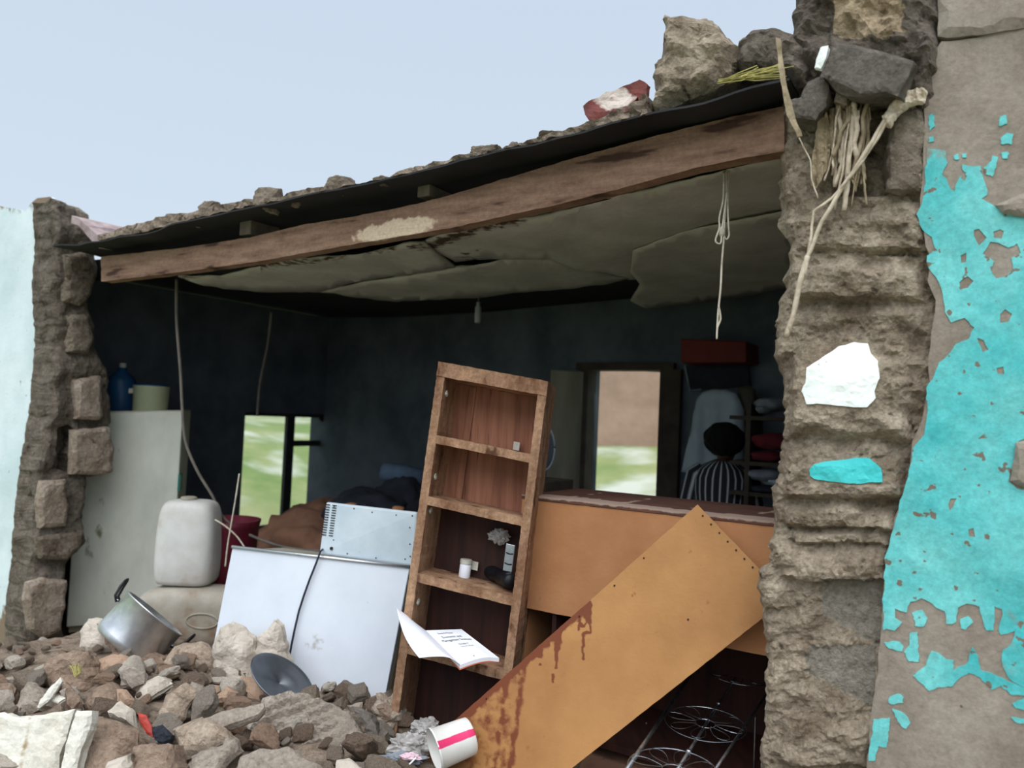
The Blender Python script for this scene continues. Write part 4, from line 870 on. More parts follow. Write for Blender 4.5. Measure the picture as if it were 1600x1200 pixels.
# lid leaning in the rubble
lc = P(441, 1062, 3.60); vdir = (CAM - lc).normalized(); pp_ = (RT * .60 + UP * .80); pp_ = (pp_ - vdir * pp_.dot(vdir)).normalized(); ax = (vdir * .50 + pp_ * .86).normalized()
MB().lathe(lc, ax, [(0, .165), (.004, .168), (.006, .160), (-.004, .150), (-.012, .11), (-.022, .10), (-.024, .0005), (-.027, .0005), (-.026, .1), (-.016, .113), (-.008, .155)], 56, False, False).build(
    'pot_lid', mat('dark_dull_aluminium', (112, 116, 122), (92, 96, 102), 6, .45, metal=.8), smooth_=True, label='grey metal pot lid standing on edge in the rubble before the freezer', cat='lid')
# bucket
bc = P(678, 1172, 2.98); ax = (RT * .95 + UP * .18 + FWD * .45).normalized(); Rb = .076
mb = MB(); mb.lathe(bc, ax, [(0, Rb + .004), (.006, Rb + .005), (.008, Rb), (.12, Rb * .94), (.15, Rb * .92), (.155, Rb * .84), (.155, Rb * .3), (.150, Rb * .28), (.148, Rb * .86), (.01, Rb * .95), (0, Rb)], 48, False, False)
a_ = ax.orthogonal().normalized()
for i, v in enumerate(mb.v):
    rel = v - bc; h = rel.dot(ax); rr = rel - ax * h
    if rr.length > Rb * .8 and 0 <= h < .156:
        c = rr.normalized().dot(UP); d = rr.normalized().dot(-FWD)
        if abs(math.atan2(c, d) - .62) < .17: mb.mask[i] = .95
bo = thing('paint_bucket', bc - ZV * .09, 'small white bucket with a pink stripe lying on its side below the slanting board', 'bucket')
mb.build('body', M['bucket'], bo, smooth_=True)
# ------------------------------------------------------------------ things hanging in the room
M['rope'] = mat('pale_rope', (212, 204, 188), (176, 166, 148), 30, .9, .3)
M['cable'] = mat('grey_cable', (120, 112, 104), (96, 90, 84), 9, .6)
def fine(pts, n=6):
    out = []
    for i in range(len(pts) - 1):
        p0_, p1_, p2_, p3_ = pts[max(0, i - 1)], pts[i], pts[i + 1], pts[min(len(pts) - 1, i + 2)]
        for q in range(n):
            f = q / n; m0 = (p2_ - p0_) / 2; m1 = (p3_ - p1_) / 2
            out.append((2 * f ** 3 - 3 * f * f + 1) * p1_ + (f ** 3 - 2 * f * f + f) * m0 + (-2 * f ** 3 + 3 * f * f) * p2_ + (f ** 3 - f * f) * m1)
    return out + [pts[-1]]
yr = ceil_pt(1134, 268).y
rp_ = thing('hanging_rope', P(1120, 528, yr), 'pale knotted rope hanging from the ceiling board at the right', 'rope')
def hang(name, px, Y, r, m, parent, n=6): return MB().tube(fine([P(x, y, Y(x, y) if callable(Y) else Y) for x, y in px], n), r, 6).build(name, m, parent, smooth_=True)
hang('strand', [(1134, 266), (1135, 300), (1132, 340), (1131, 372), (1128, 410), (1126, 450), (1122, 490), (1120, 528)], yr, .0042, M['rope'], rp_)
hang('strand', [(1131, 268), (1130, 310), (1124, 340), (1124, 356), (1118, 376), (1126, 380), (1128, 360), (1132, 330), (1136, 300)], yr - .004, .0036, M['rope'], rp_)
hang('strand', [(1138, 268), (1137, 310), (1138, 350), (1139, 368), (1134, 374), (1130, 362)], yr + .004, .0036, M['rope'], rp_)
hang('strand', [(1123, 478), (1126, 498), (1121, 512), (1120, 530)], yr - .004, .004, M['rope'], rp_)
MB().lathe(P(1128, 362, yr) - ZV * .02, ZV, [(0, .006), (.01, .013), (.03, .012), (.04, .005)], 10).build('knot', M['rope'], rp_, smooth_=True)
cb = ceil_pt(748, 461); kb = cb.y / FPX
bl = thing('hanging_bulb', cb - ZV * 46 * kb, 'small pale bulb hanging from the ceiling edge in the dark room', 'bulb')
MB().tube([cb, cb - ZV * 12 * kb], .004, 6).build('cord', M['cable'], bl)
MB().lathe(cb - ZV * 44 * kb, ZV, [(0, 4 * kb), (3 * kb, 5 * kb), (24 * kb, 5 * kb), (28 * kb, 3 * kb), (33 * kb, 3 * kb)], 14).build('lamp_body', mat('pale_bulb_glass', (150, 156, 158), rough=.3), bl, smooth_=True)
def tagc(o, label, cat): return tag(o, label, cat)
tagc(hang('hanging_cable', [(276, 436), (276, 500), (282, 580), (285, 640), (290, 690), (308, 735), (332, 775), (352, 812), (395, 838), (450, 856), (520, 862)], lambda x, y: 5.0 + (x - 276) * .001, .010, M['cable'], None),
     'long grey cable hanging past the fridge and curving down behind the freezer', 'cable')
tagc(hang('hanging_cable', [(424, 488), (418, 540), (406, 600), (402, 650)], 6.3, .012, M['cable'], None), 'straight pale cord hanging in the dark above the steel window', 'cable')
tagc(hang('hanging_cable', [(374, 740), (368, 780), (362, 815), (356, 850), (352, 885)], 4.7, .005, M['rope'], None), 'thin white cord hanging down between the jerrycans and the freezer', 'cable')
tagc(hang('loose_cable', [(336, 812), (352, 822), (370, 838), (384, 858)], 4.75, .005, M['rope'], None), 'short pale cord curling over the maroon tub', 'cable')
# ------------------------------------------------------------------ back of the room
def heap(c, sz, seed, m, name, lab, cat, amp=.3, R=None, sub=4):
    vs, fs = ico(sub); out = []
    R = R or Matrix.Identity(3)
    for d in vs:
        r = 1 + amp * fbm(d * 1.6 + Vector((seed, 0, 0)), 4); q = Vector((d.x, d.y, math.copysign(abs(d.z) ** .8, d.z))) * r
        out.append(Vector(c) + R @ Vector((q.x * sz[0], q.y * sz[1], q.z * sz[2])))
    mb = MB(); mb.add(out, fs); return mb.build(name, m, label=lab, cat=cat, smooth_=True)
heap(P(475, 875, 5.9), (.48, .30, .34), 4, M['brownheap'], 'blanket_heap', 'heaped brown blankets below the steel window', 'blanket', R=RW)
heap(P(575, 805, 6.0), (.34, .28, .20), 9, M['darkcloth'], 'bedding_heap', 'dark bedding heap behind the microwave oven', 'bedding', R=RW)
o = P(628, 735, 6.2)
MB().lathe(o - RT * .17, RT + UP * -.2, [(0, .05), (.02, .075), (.18, .08), (.34, .075), (.36, .05)], 20).build('rolled_blanket', M['bluecloth'], smooth_=True, label='slate blue rolled blanket on dark clothes left of the shelf unit', cat='blanket')
heap(P(628, 790, 6.2), (.24, .2, .24), 12, M['darkcloth'], 'clothes_heap', 'dark clothes piled under the slate blue roll', 'clothes', R=RW)
for px, py, Y in ((548, 790, 5.55), (622, 795, 5.5)):
    heap(P(px, py, Y), (.045, .035, .02), int(px), M['tan'], 'small_box', ('pale brown scrap on the dark bedding, the left one' if px < 600 else 'pale brown scrap on the dark bedding, the right one'), 'scrap', amp=.15, sub=3)
heap(P(497, 812, 6.5), (.22, .2, .16), 31, M['brownheap'], 'blanket_heap', 'dark brown bundle standing before the right pane of the steel window', 'blanket', R=RW)
# stand that carries the bedding
qb = P(640, 850, 6.2); MB().box(Vector((qb.x, qb.y, .32)), (1.2, .8, .62), RW).build('bed_base', M['darkboard'], bevel=.02, label='dark bed base under the bedding at the back', cat='bed')
rm = P(850, 700, 3.95); ro = thing('round_mirror', rm - ZV * .12, 'round dark mirror with pale rim half hidden behind the shelf unit', 'mirror')
ax = (CAM - rm).normalized()
MB().tube([rm + (RT * .055 * math.cos(t) + UP * .115 * math.sin(t)) for t in [i * math.pi / 16 for i in range(33)]], .006, 8).build('rim', M['greycloth'], ro, smooth_=True)
mb = MB(); mb.add([rm + (RT * .053 * math.cos(i * math.pi / 16) + UP * .112 * math.sin(i * math.pi / 16)) + FWD * z for z in (.0, .012) for i in range(32)], [list(range(32)), list(range(63, 31, -1))] + [[i, (i + 1) % 32, 32 + (i + 1) % 32, 32 + i] for i in range(32)])
mb.build('glass', mat('dark_mirror', (46, 52, 70), rough=.25), ro)
MB().tube([rm - UP * .11, rm - UP * .16, rm - UP * .165 - RT * .05], .005, 6).build('stand', M['greycloth'], ro)
MB().box(rm - ZV * .65 + FWD * .1, (.22, .3, .96), RW).build('narrow_cupboard', M['doorwood'], bevel=.006, label='narrow dark cupboard between the shelf unit and the doorway', cat='cupboard')
# white shirt on the back wall
sh = [(1096, 612), (1112, 608), (1132, 608), (1148, 614), (1160, 640), (1162, 700), (1160, 745), (1130, 748), (1100, 744), (1082, 752), (1076, 740), (1064, 738), (1070, 700), (1080, 650), (1088, 622)]
slab(sh, lambda x, y: Ppl(x, y, W(0, 2.95, 0), NI), NI * .05, g=5, jit=.6, seed=5, relief=lambda x, y: .018 * math.sin((x - 1110) * .22 + (y - 600) * .004 * (x - 1112) * .02) * smooth((y - 612) / 60), edge=.03, edgew=8, side=2, srough=.1).build(
    'white_shirt', M['shirtw'], label='white shirt hanging on the back wall behind the person', cat='shirt', smooth_=True)
slab([(1152, 606), (1166, 602), (1178, 608), (1180, 660), (1178, 720), (1160, 720), (1162, 660)], lambda x, y: Ppl(x, y, W(0, 3.0, 0), NI), NI * .04, g=6, jit=.6, seed=7, edge=.02, edgew=6, side=1).build('hanging_garment', mat('olive_cloth', (84, 78, 66), (64, 60, 52), 6, .95), label='dull olive garment hanging right of the white shirt', cat='garment', smooth_=True)
# dark framed panel and red cupboard on the back wall
a_, b_, c_, d_ = [Ppl(x, y, W(0, 3.12, 0), NI) for x, y in ((1070, 571), (1168, 566), (1172, 602), (1078, 610))]
ro = thing('framed_panel', (c_ + d_) / 2, 'dark framed panel with a pale left edge on the back wall under the red cupboard', 'frame')
quadbox(MB(), [a_, b_, c_, d_], NI * .03).build('panel', M['darkcloth'], ro)
MB().tube([a_, d_, d_.lerp(c_, .2)], .008, 6).build('edge', M['greycloth'], ro)
a_, b_, c_, d_ = [Ppl(x, y, W(0, 2.85, 0), NI) for x, y in ((1063, 529), (1166, 533), (1166, 566), (1064, 567))]
quadbox(MB(), [a_, b_, c_, d_], NI * .33).build('wall_cupboard', mat('dark_red_paint', (112, 40, 32), (92, 34, 30), 4, .7), bevel=.01, label='dark red cupboard high on the back wall below the rope end', cat='cupboard')
# clothes rack at the right
rr_ = thing('clothes_shelves', P(1215, 700, 5.0) - ZV * 1.6, 'open clothes shelves in the dark at the right behind the person', 'shelves')
for py in (655, 725, 772):
    q = P(1212, py, 5.0); MB().box(q, (.5, .35, .025), RW).build('shelf', M['doorwood'], rr_)
for ps in (1178, 1262):
    q = P(ps, 690, 5.05); MB().box(Vector((q.x, q.y, .95)), (.03, .3, 1.9), RW).build('upright', M['doorwood'], rr_)
for (px, py, sx, sz_, m, lab) in ((1205, 632, .10, .045, 'greycloth', 'pinkish folded cloth on the top of the clothes shelves'), (1196, 640, .05, .03, 'greycloth', 'small ring-shaped cloth at the left of the top clothes shelf'),
                                  (1208, 690, .14, .055, 'redcloth', 'dark red clothes on the middle of the clothes shelves'), (1200, 713, .12, .035, 'redcloth', 'flat dark red cloth at the bottom of the red clothes'),
                                  (1198, 743, .12, .04, 'greycloth', 'pale grey cloth folded on the lower clothes shelf'), (1212, 752, .09, .03, 'shirtw', 'whitish cloth lying right of the pale grey cloth'), (1205, 765, .14, .022, 'darkcloth', 'thin dark cloth under the pale grey cloth')):
    heap(P(px, py, 4.93), (sx, .12, sz_), px + py, M[m], 'folded_cloth', lab, 'cloth', amp=.22, R=RW, sub=3)
# ------------------------------------------------------------------ person
pc_ = P(1128, 735, 5.15); gx, gy = pc_.x, pc_.y
zs = pc_.z
def body():
    root = thing('person', Vector((gx, gy, 0)), 'person with short dark hair in a black and white striped top, seen from behind', 'person')
    Fv = Vector((.35, .94, 0)).normalized(); Rv = Vector((Fv.y, -Fv.x, 0)); o = Vector((gx, gy, 0))
    def at(r, f, z): return o + Rv * r + Fv * f + ZV * z
    V_, E_, R_ = [], [], []
    def v(p, r, par=None):
        V_.append(p); R_.append(r if isinstance(r, tuple) else (r, r)); 
        if par is not None: E_.append((par, len(V_) - 1))
        return len(V_) - 1
    k = zs / 1.38
    pel = v(at(0, 0, .90 * k), (.155, .115)); wa_ = v(at(0, .01, 1.05 * k), (.13, .10), pel); ch = v(at(0, .03, 1.24 * k), (.15, .11), wa_)
    up_ = v(at(0, .05, 1.37 * k), (.11, .08), ch); nk = v(at(.005, .08, 1.44 * k), .052, up_); hd0 = v(at(.01, .11, 1.50 * k), .075, nk); hd1 = v(at(.012, .13, 1.57 * k), .092, hd0); v(at(.014, .135, 1.65 * k), .06, hd1)
    for s in (-1, 1):
        sh_ = v(at(.155 * s, .05, 1.36 * k), .056, up_); el = v(at(.215 * s, .04, 1.10 * k), .042, sh_); wr_ = v(at(.20 * s, .20, .93 * k), .027, el); pm = v(at(.19 * s, .27, .90 * k), (.036, .016), wr_)
        for i, L in enumerate((.066, .076, .072, .058)):
            dx = (-.026 + .0175 * i) * 1.0
            a = v(at(.19 * s + dx, .31, .892 * k), .0095, pm); b = v(at(.19 * s + dx * 1.15, .31 + L * .5, .88 * k), .0085, a); v(at(.19 * s + dx * 1.2, .31 + L * .85, .855 * k), .007, b)
        a = v(at(.19 * s - .034 * s, .275, .905 * k), .011, pm); v(at(.19 * s - .055 * s, .305, .90 * k), .009, a)
        hp = v(at(.09 * s, 0, .84 * k), .085, pel); kn = v(at(.10 * s, .02, .48 * k), .058, hp); an = v(at(.10 * s, -.02, .09 * k), .036, kn); v(at(.11 * s, .13, .03), (.038, .026), an)
    me = bpy.data.meshes.new('body'); me.from_pydata([p - root.location for p in V_], E_, []); bo = bpy.data.objects.new('body', me); COL.objects.link(bo); bo.parent = root
    md = bo.modifiers.new('skin', 'SKIN'); 
    for i, r in enumerate(R_): me.skin_vertices[0].data[i].radius = r
    me.skin_vertices[0].data[0].use_root = True; md.use_smooth_shade = True
    bo.modifiers.new('sub', 'SUBSURF').levels = 2; bo.modifiers['sub'].render_levels = 2; me.materials.append(M['skin'])
    # striped top
    m = bpy.data.materials.new('striped_fabric'); m.use_nodes = True; nt = m.node_tree; b = nt.nodes['Principled BSDF']; b.inputs['Roughness'].default_value = .9
    at_ = _n(nt, 'ShaderNodeAttribute', attribute_name='mask'); mx = _n(nt, 'ShaderNodeMix', data_type='RGBA'); nt.links.new(at_.outputs['Fac'], mx.inputs[0])
    mx.inputs[6].default_value = (*lin((26, 28, 36)), 1); mx.inputs[7].default_value = (*lin((196, 200, 204)), 1); nt.links.new(mx.outputs[2], b.inputs['Base Color'])
    mb = MB(); secs = [(.86, .19, .15), (.95, .185, .145), (1.05, .165, .13), (1.15, .175, .135), (1.25, .19, .14), (1.33, .192, .125), (1.385, .165, .10), (1.42, .115, .075), (1.44, .07, .06)]
    nn_ = 144
    for z, hx, hy in secs:
        f = .0 + .04 * smooth((z - .9) / .5)
        for i in range(nn_):
            t = 2 * math.pi * i / nn_; mb.v.append(at(hx * math.cos(t), f + hy * math.sin(t), z * k))
    for j in range(len(secs) - 1):
        for i in range(nn_): mb.f.append([j * nn_ + i, j * nn_ + (i + 1) % nn_, (j + 1) * nn_ + (i + 1) % nn_, (j + 1) * nn_ + i])
    for i in range(len(mb.v)): mb.mask[i] = 1.0 if (i % nn_) % 6 == 0 else 0
    top = mb.build('striped_top', m, root, smooth_=True)
    top.modifiers.new('sol', 'SOLIDIFY').thickness = .004
    for s in (-1, 1):
        mb = MB(); mb.tube([at(.13 * s, .05, 1.385 * k), at(.175 * s, .05, 1.345 * k), at(.20 * s, .045, 1.24 * k), at(.215 * s, .04, 1.16 * k)], [.05, .068, .062, .062], 24, False)
        for i in range(len(mb.v)): mb.mask[i] = 1.0 if i % 4 == 0 else 0
        mb.build('sleeve', m, root, smooth_=True)
    mb = MB(); secs = [(.93, .185, .145), (.8, .20, .16), (.6, .205, .17), (.35, .22, .18)]
    for z, hx, hy in secs:
        for i in range(40): t = 2 * math.pi * i / 40; mb.v.append(at(hx * math.cos(t), hy * math.sin(t), z * k))
    for j in range(3):
        for i in range(40): mb.f.append([j * 40 + i, j * 40 + (i + 1) % 40, (j + 1) * 40 + (i + 1) % 40, (j + 1) * 40 + i])
    mb.build('skirt', M['darkcloth'], root, smooth_=True)
    vs, fs = ico(4); hc = at(.0, .10, 1.575 * k); mb = MB()
    mb.add([hc + Vector((d.x * .135, d.y * .135, d.z * .118)) * (1 + .10 * fbm(d * 3, 4) - (.28 if (d.dot(Fv) > .55 and d.z < .3) else 0)) for d in vs], fs)
    mb.build('hair', M['hair'], root, smooth_=True)
    for s in (-1, 1):
        MB().lathe(at(.03 * s + .012, .222, 1.575 * k), Fv, [(0, .011), (.006, .010), (.009, .004)], 12).build('eye', M['plate'], root, smooth_=True)
        vs, fs = ico(2); e_ = at(.095 * s + .01, .12, 1.555 * k); mb = MB(); mb.add([e_ + Rv * d.x * .012 + Fv * d.y * .02 + ZV * d.z * .032 for d in vs], fs); mb.build('ear', M['skin'], root, smooth_=True)
    vs, fs = ico(2); e_ = at(.012, .235, 1.545 * k); mb = MB(); mb.add([e_ + Rv * d.x * .016 + Fv * d.y * .018 + ZV * d.z * .024 for d in vs], fs); mb.build('nose', M['skin'], root, smooth_=True)
    MB().tube([at(-.014, .222, 1.512 * k), at(.012, .23, 1.509 * k), at(.038, .222, 1.512 * k)], .006, 8).build('mouth', M['maroon'], root, smooth_=True)
body()
# ------------------------------------------------------------------ plastic rubbish
crumple(P(640, 1166, 3.1), (.085, .06, .05), 5, M['plasticbag'], 'plastic_bag', 'crumpled grey plastic bag left of the small bucket', 'bag')
crumple(P(668, 1140, 3.25), (.06, .04, .045), 8, M['plasticbag'], 'plastic_bag', 'crumpled clear plastic standing up behind the small bucket', 'bag')
crumple(P(640, 1182, 2.95), (.035, .02, .014), 15, M['pinkbag'], 'plastic_bag', 'scrap of pink and white plastic by the mouth of the small bucket', 'bag', sub=3)
crumple(P(628, 1185, 2.98), (.075, .03, .02), 17, M['greycloth'], 'cloth_scrap', 'flat grey rag below the crumpled plastic bag', 'rag')
crumple(P(606, 1118, 3.45), (.10, .08, .075), 21, M['mortar'], 'crumpled_paper', 'crumpled brownish paper sack at the foot of the shelf unit', 'paper')
MB().tube([P(636, 1198, 2.9), P(650, 1184, 2.93)], .003, 6).build('white_stick', M['paper'], label='thin white stick pointing at the small bucket', cat='stick')
# ------------------------------------------------------------------ the rubble
M['rubble'] = [mat('tan_rubble', (192, 174, 154), (156, 136, 116), 6, .95, 1.0, 20, spots=(100, 82, 66), spotscale=12, spotth=.63, grain=.4),
               mat('brown_rubble', (170, 148, 128), (134, 112, 94), 6, .95, 1.0, 20, spots=(86, 68, 56), spotscale=12, spotth=.63, grain=.4),
               mat('grey_rubble', (174, 162, 148), (142, 130, 117), 6, .95, .8, 24, spots=(92, 80, 70), spotscale=14, spotth=.65, grain=.4),
               mat('pale_rubble', (212, 202, 188), (180, 168, 152), 6, .95, .7, 24, spots=(124, 106, 90), spotscale=12, spotth=.65),
               mat('peach_rubble', (194, 164, 140), (158, 130, 108), 6, .95, .9, 20, spots=(108, 84, 68), spotscale=12, spotth=.65)]
M['plasterwhite'] = mat('dirty_white_plaster', (226, 224, 212), (196, 190, 174), 3, .85, .25, 30, grain=.2, c3=(158, 140, 108), spots=(150, 136, 116), spotscale=9, spotth=.66, spotw=.15)
def rub(poly, lab, m, th=.09, amp=.02, edge=.035, ew=14, tilt=(0, -.62, .78), dY=0, seed=None, name='rubble_block', sc=.03, mask=None, jit=2.2, cat='rubble', g=6, Y=None):
    cx = sum(p[0] for p in poly) / len(poly); cy = sum(p[1] for p in poly) / len(poly); seed = seed or int(cx * 3 + cy)
    c = G(cx, min(cy, 1330)); c = P(cx, cy, Y or (c.y - .16 + dY)); n = Vector(tilt).normalized()
    return slab(poly, lambda x, y: Ppl(x, y, c, n), -n * th, g=g, jit=jit, seed=seed, relief=lambda x, y: amp * fbm((x * sc, y * sc, seed), 5), edge=edge, edgew=ew, side=3, srough=.3, mask=mask).build(
        name, m, label=lab, cat=cat)
R_ = M['rubble']; T1 = (.15, -.75, .65); T2 = (-.25, -.7, .66); T3 = (0, -.9, .4); T4 = (0, -.45, .9)
rub([(55, 1045), (85, 1020), (130, 1015), (140, 1040), (148, 1055), (140, 1080), (128, 1092), (100, 1097), (68, 1080), (55, 1065)], 'brown block below the dark gap at the white wall corner', R_[1], .12, tilt=T3)
rub([(10, 1105), (20, 1085), (35, 1062), (52, 1062), (66, 1085), (52, 1105), (30, 1120)], 'grey brown wedge left of the white plaster sliver', R_[2], .1, tilt=T2)
rub([(-20, 1062), (14, 1060), (22, 1070), (12, 1086), (4, 1112), (-20, 1116)], 'brown lump cut by the left edge above the white slabs', R_[1], .1)
rub([(57, 1106), (62, 1092), (80, 1070), (93, 1058), (96, 1064), (76, 1095), (62, 1106)], 'thin white plaster sliver standing among the brown rubble', M['plasterwhite'], .02, .004, .006, 4, T3, -.12, name='plaster_sliver', jit=.8, g=4)
rub([(80, 1092), (92, 1085), (103, 1089), (92, 1096)], 'tiny pale plaster chip right of the white sliver', M['plasterwhite'], .015, .003, .004, 4, T4, -.10, name='plaster_chip', jit=.6, g=4)
rub([(121, 985), (135, 965), (150, 965), (168, 985), (190, 1012), (170, 1018), (150, 1018), (132, 1022), (118, 1008)], 'pale jagged lump just left of the stock pot', R_[3], .1, tilt=T3, dY=-.1)
rub([(150, 968), (170, 980), (200, 1008), (235, 1012), (272, 1030), (262, 1048), (215, 1046), (180, 1030), (165, 1000)], 'long brown lump under the stock pot', R_[1], .1, tilt=T1, dY=-.05)
rub([(138, 1030), (160, 1022), (186, 1020), (210, 1036), (200, 1052), (172, 1056), (146, 1054)], 'pinkish rough lump below the pale jagged lump', R_[4], .08, .03, tilt=T3, dY=-.1)
rub([(182, 1046), (198, 1038), (216, 1044), (215, 1060), (200, 1070), (183, 1066)], 'small squarish grey lump right of the pinkish one', R_[2], .07, tilt=T2, dY=-.15)
rub([(208, 1078), (214, 1057), (248, 1048), (270, 1058), (244, 1074), (226, 1088)], 'pale broad flake in the middle of the heap', R_[3], .05, .01, tilt=T4, dY=-.1)
rub([(180, 1072), (196, 1074), (214, 1096), (206, 1106), (186, 1098)], 'small peach lump beside the pale broad flake', R_[4], .06, tilt=T1, dY=-.12)
rub([(120, 1096), (144, 1070), (166, 1060), (180, 1070), (182, 1095), (160, 1114), (130, 1112)], 'rounded brown lump right of the greenish straw', R_[1], .1, tilt=T2)
rub([(164, 1110), (180, 1098), (197, 1105), (206, 1136), (186, 1130), (166, 1120)], 'pale tan lump above the long brown lump', R_[3], .06, tilt=T3, dY=-.1)
rub([(140, 1116), (175, 1120), (208, 1136), (206, 1160), (186, 1176), (165, 1230), (104, 1260), (124, 1170)], 'large smooth brown boulder right of the white plaster slabs', R_[1], .16, .012, tilt=T2, dY=-.05)
def wm1(x, y): return .55 * max(0, 1 - abs(x - 45 + (y - 1120) * .15) / 14) if y > 1118 else 0
rub([(-40, 1122), (5, 1112), (20, 1120), (45, 1122), (80, 1114), (114, 1107), (104, 1145), (94, 1175), (78, 1260), (-40, 1270)], 'broad dirty white plaster slab at the bottom left corner', M['plasterwhite'], .06, .008, .01, 8, T3, -.12, name='plaster_slab', mask=wm1, jit=1.2)
rub([(118, 1110), (143, 1110), (138, 1140), (124, 1175), (104, 1260), (80, 1260), (104, 1150)], 'narrow white plaster slab beside the broad one at the bottom left', M['plasterwhite'], .06, .008, .01, 6, T3, -.13, name='plaster_slab', jit=1.2)
rub([(203, 1166), (230, 1160), (264, 1165), (272, 1200), (268, 1250), (190, 1250), (200, 1190)], 'squarish brown block at the bottom of the picture below the red shard', R_[1], .14, .012, tilt=T3, dY=-.08)
rub([(160, 1196), (190, 1178), (196, 1200), (188, 1250), (150, 1250)], 'white tipped lump at the bottom between boulder and brown block', R_[3], .08, tilt=T3, dY=-.1)
rub([(214, 1114), (228, 1118), (236, 1135), (238, 1152), (228, 1146), (218, 1130)], 'broken red plastic shard in the rubble', mat('red_plastic', (176, 62, 48), (140, 50, 42), 10, .5), .012, .004, .004, 4, T3, -.16, name='red_shard', jit=.6, cat='shard', g=4)
rub([(236, 1136), (250, 1132), (268, 1150), (264, 1164), (246, 1160), (238, 1150)], 'dark crumpled plastic right of the red shard', M['darkcloth'], .03, .03, .01, 5, T3, -.14, name='dark_plastic', jit=1, cat='plastic', g=4)
rub([(238, 1112), (254, 1080), (282, 1060), (294, 1076), (276, 1106), (264, 1132), (246, 1132)], 'pale slanting brown slab above the red shard', R_[0], .08, .012, tilt=T2, dY=-.06)
rub([(288, 1082), (296, 1064), (312, 1072), (318, 1086), (300, 1102), (278, 1110)], 'grey shadowed lump left of the orange brown lumps', R_[2], .07, tilt=T3)
rub([(262, 1132), (290, 1120), (322, 1118), (346, 1132), (350, 1148), (325, 1166), (300, 1176), (268, 1186), (270, 1155)], 'pale brown angular block left of the large grooved slab', R_[0], .14, .014, tilt=T2, dY=-.14)
rub([(298, 1176), (330, 1162), (345, 1158), (352, 1146), (368, 1150), (380, 1170), (352, 1192), (330, 1250), (285, 1250)], 'greenish grey block below the pale brown angular block', R_[2], .12, .014, tilt=T1, dY=-.14)
rub([(300, 1127), (345, 1110), (412, 1097), (414, 1103), (402, 1114), (346, 1134), (318, 1128)], 'long flat grey tile wedged across the heap', R_[2], .04, .004, .006, 5, T4, -.16, name='flat_tile', jit=1)
rub([(298, 1060), (318, 1058), (342, 1062), (344, 1072), (322, 1076), (304, 1076)], 'small peach brick end in the middle of the heap', R_[4], .08, .01, tilt=T4, dY=-.05)
rub([(328, 1106), (338, 1082), (350, 1072), (364, 1080), (354, 1104)], 'peach triangular lump beside the peach brick end', R_[4], .07, tilt=T3, dY=-.06)
rub([(348, 1080), (362, 1060), (385, 1048), (408, 1052), (420, 1072), (430, 1094), (415, 1098), (395, 1090), (372, 1082)], 'orange brown lump just left of the pot lid', R_[4], .10, .02, tilt=T4, dY=0)
def grm(x, y): return .5 if x > 520 and y > 1105 else 0
def grooves(x, y): return .012 * math.sin((x * .35 + y * .94) * .42) * smooth((560 - x) / 80) + .012 * fbm((x * .03, y * .03, 9), 5)
c = G(480, 1130); c = P(480, 1130, c.y - .16); n = Vector((.05, -.62, .78)).normalized()
slab([(390, 1138), (402, 1110), (430, 1080), (470, 1078), (500, 1088), (545, 1108), (565, 1130), (573, 1150), (560, 1166), (545, 1178), (515, 1183), (480, 1172), (440, 1160), (396, 1160)], lambda x, y: Ppl(x, y, c, n), -n * .07, g=4, jit=1.8, seed=77,
     relief=grooves, edge=.02, edgew=8, side=3).build('grooved_slab', R_[2], label='large grey slab with grooved surface lying in front of the freezer', cat='rubble')
rub([(372, 1172), (395, 1164), (440, 1162), (462, 1164), (484, 1176), (508, 1190), (520, 1250), (350, 1250)], 'rough brown and grey slab under the large grooved slab', R_[2], .1, .02, tilt=T4, dY=-.2)
rub([(526, 1184), (545, 1182), (562, 1194), (572, 1200), (566, 1250), (516, 1250)], 'pale broken tip at the bottom below the grooved slab', R_[3], .04, .008, .01, 6, T4, -.2)
rub([(550, 1106), (575, 1118), (592, 1145), (594, 1250), (570, 1250), (574, 1150), (564, 1126)], 'smooth grey block end right of the grooved slab', M['bareblock'], .12, .005, .01, 6, T3, -.02, name='grey_block')
rub([(330, 1046), (328, 1010), (340, 985), (355, 976), (368, 984), (376, 990), (392, 1002), (396, 1070), (360, 1078)], 'tall pale stone standing before the lower left of the freezer', R_[3], .10, .02, tilt=(0, -1, .12), Y=3.84)
rub([(396, 1034), (399, 1000), (412, 985), (425, 971), (435, 980), (440, 1003), (452, 1050), (430, 1060), (400, 1060)], 'pointed stone standing right of the tall pale stone', R_[3], .09, .02, tilt=(0, -1, .12), Y=3.84)
rub([(252, 1032), (270, 1006), (284, 1000), (325, 1000), (334, 1016), (338, 1044), (300, 1050), (266, 1048)], 'rounded brown stone right of the stock pot', R_[0], .12, .014, tilt=T1, dY=-.1)
rub([(538, 1102), (552, 1096), (562, 1098), (560, 1112), (546, 1112)], 'little grey stone touching the bottom of the freezer', R_[2], .05, tilt=T3, dY=-.05)
rub([(585, 1105), (600, 1096), (622, 1108), (618, 1128), (600, 1130)], 'brown lump at the left foot of the shelf unit', R_[1], .07, tilt=T3)
rub([(96, 1060), (110, 1080), (116, 1090), (106, 1104), (92, 1100)], 'small brown lump in front of the brown block', R_[1], .06, tilt=T2, dY=-.14)
for i, (x0, y0, x1, y1) in enumerate(((104, 1078, 118, 1108), (112, 1082, 122, 1100), (100, 1092, 120, 1086))):
    pass
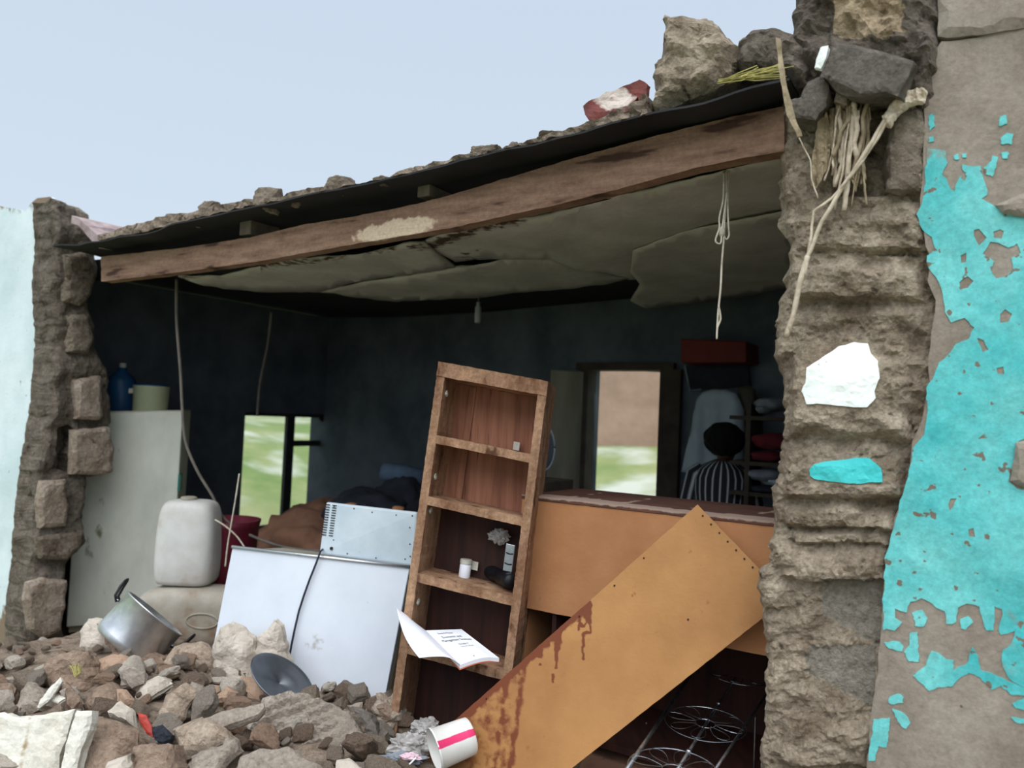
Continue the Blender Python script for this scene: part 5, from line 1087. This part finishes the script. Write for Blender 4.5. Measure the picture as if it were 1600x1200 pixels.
st = thing('straw_sprig', G(112, 1092), 'greenish dry straw sprig lying on the brown rubble', 'straw')
for i in range(8):
    a0 = G(106 + i * 2, 1082 + i * .7); a1 = G(114 + i * 1.5, 1102 - i * 1.2)
    MB().tube([a0 + ZV * .12, (a0 + a1) / 2 + ZV * (.13 + .01 * (i % 3)), a1 + ZV * .12], .0022, 4).build('straw', M['straw'], st)
# loose lumps between the big ones
rnd = random.Random(11); protos = []
for k in range(14):
    o = chunk((0, 0, 0), (1, 1.0 + .3 * (k % 3), .62 + .05 * (k % 4)), 200 + k, 3, .10).build('rubble_lump', R_[k % 5]); protos.append(o)
cnt = 0; used = [0] * 14; placed = []
def put(p, r, k, zoff):
    global cnt
    pr = protos[k]
    if used[k]: o = pr.copy(); COL.objects.link(o)
    else: o = pr; used[k] = 1
    o.location = p + ZV * zoff; o.scale = (r, r, r); o.rotation_euler = (rnd.uniform(-.5, .5), rnd.uniform(-.5, .5), rnd.uniform(0, 6.28))
    small = r < .04
    tag(o, 'small loose broken lump in the rubble heap' if small else 'middle-sized broken lump lying loose in the rubble heap', 'rubble', 'small loose lumps of rubble' if small else 'middle-sized loose lumps of rubble'); cnt += 1
tries = 0
while cnt < 255 and tries < 9000:
    tries += 1
    s = rnd.uniform(-5.6, -1.5); w = rnd.uniform(-1.5, .55)
    r = rnd.choice([.018, .022, .028, .034, .042, .055])
    p = W(s, w, hz(s, w))
    if p.y < 2.2 or any((p - q).length < (r + rq) * .82 for q, rq in placed): continue
    u = (p - CAM); px = 800 + FPX * u.dot(RT) / u.dot(FWD); py = 600 - FPX * u.dot(UP) / u.dot(FWD)
    if not (-60 < px < 640 and 960 < py < 1230): continue
    if py < 1040 and r > .03: continue
    if 175 < px < 300 and py < 1030: continue
    if 380 < px < 505 and 1005 < py < 1095: continue
    if px < 160 and py < 1010: continue
    placed.append((p, r)); put(p, r, rnd.randrange(14), r * .25)
for k in range(14):
    if not used[k]: bpy.data.objects.remove(protos[k])
print('lumps', cnt)
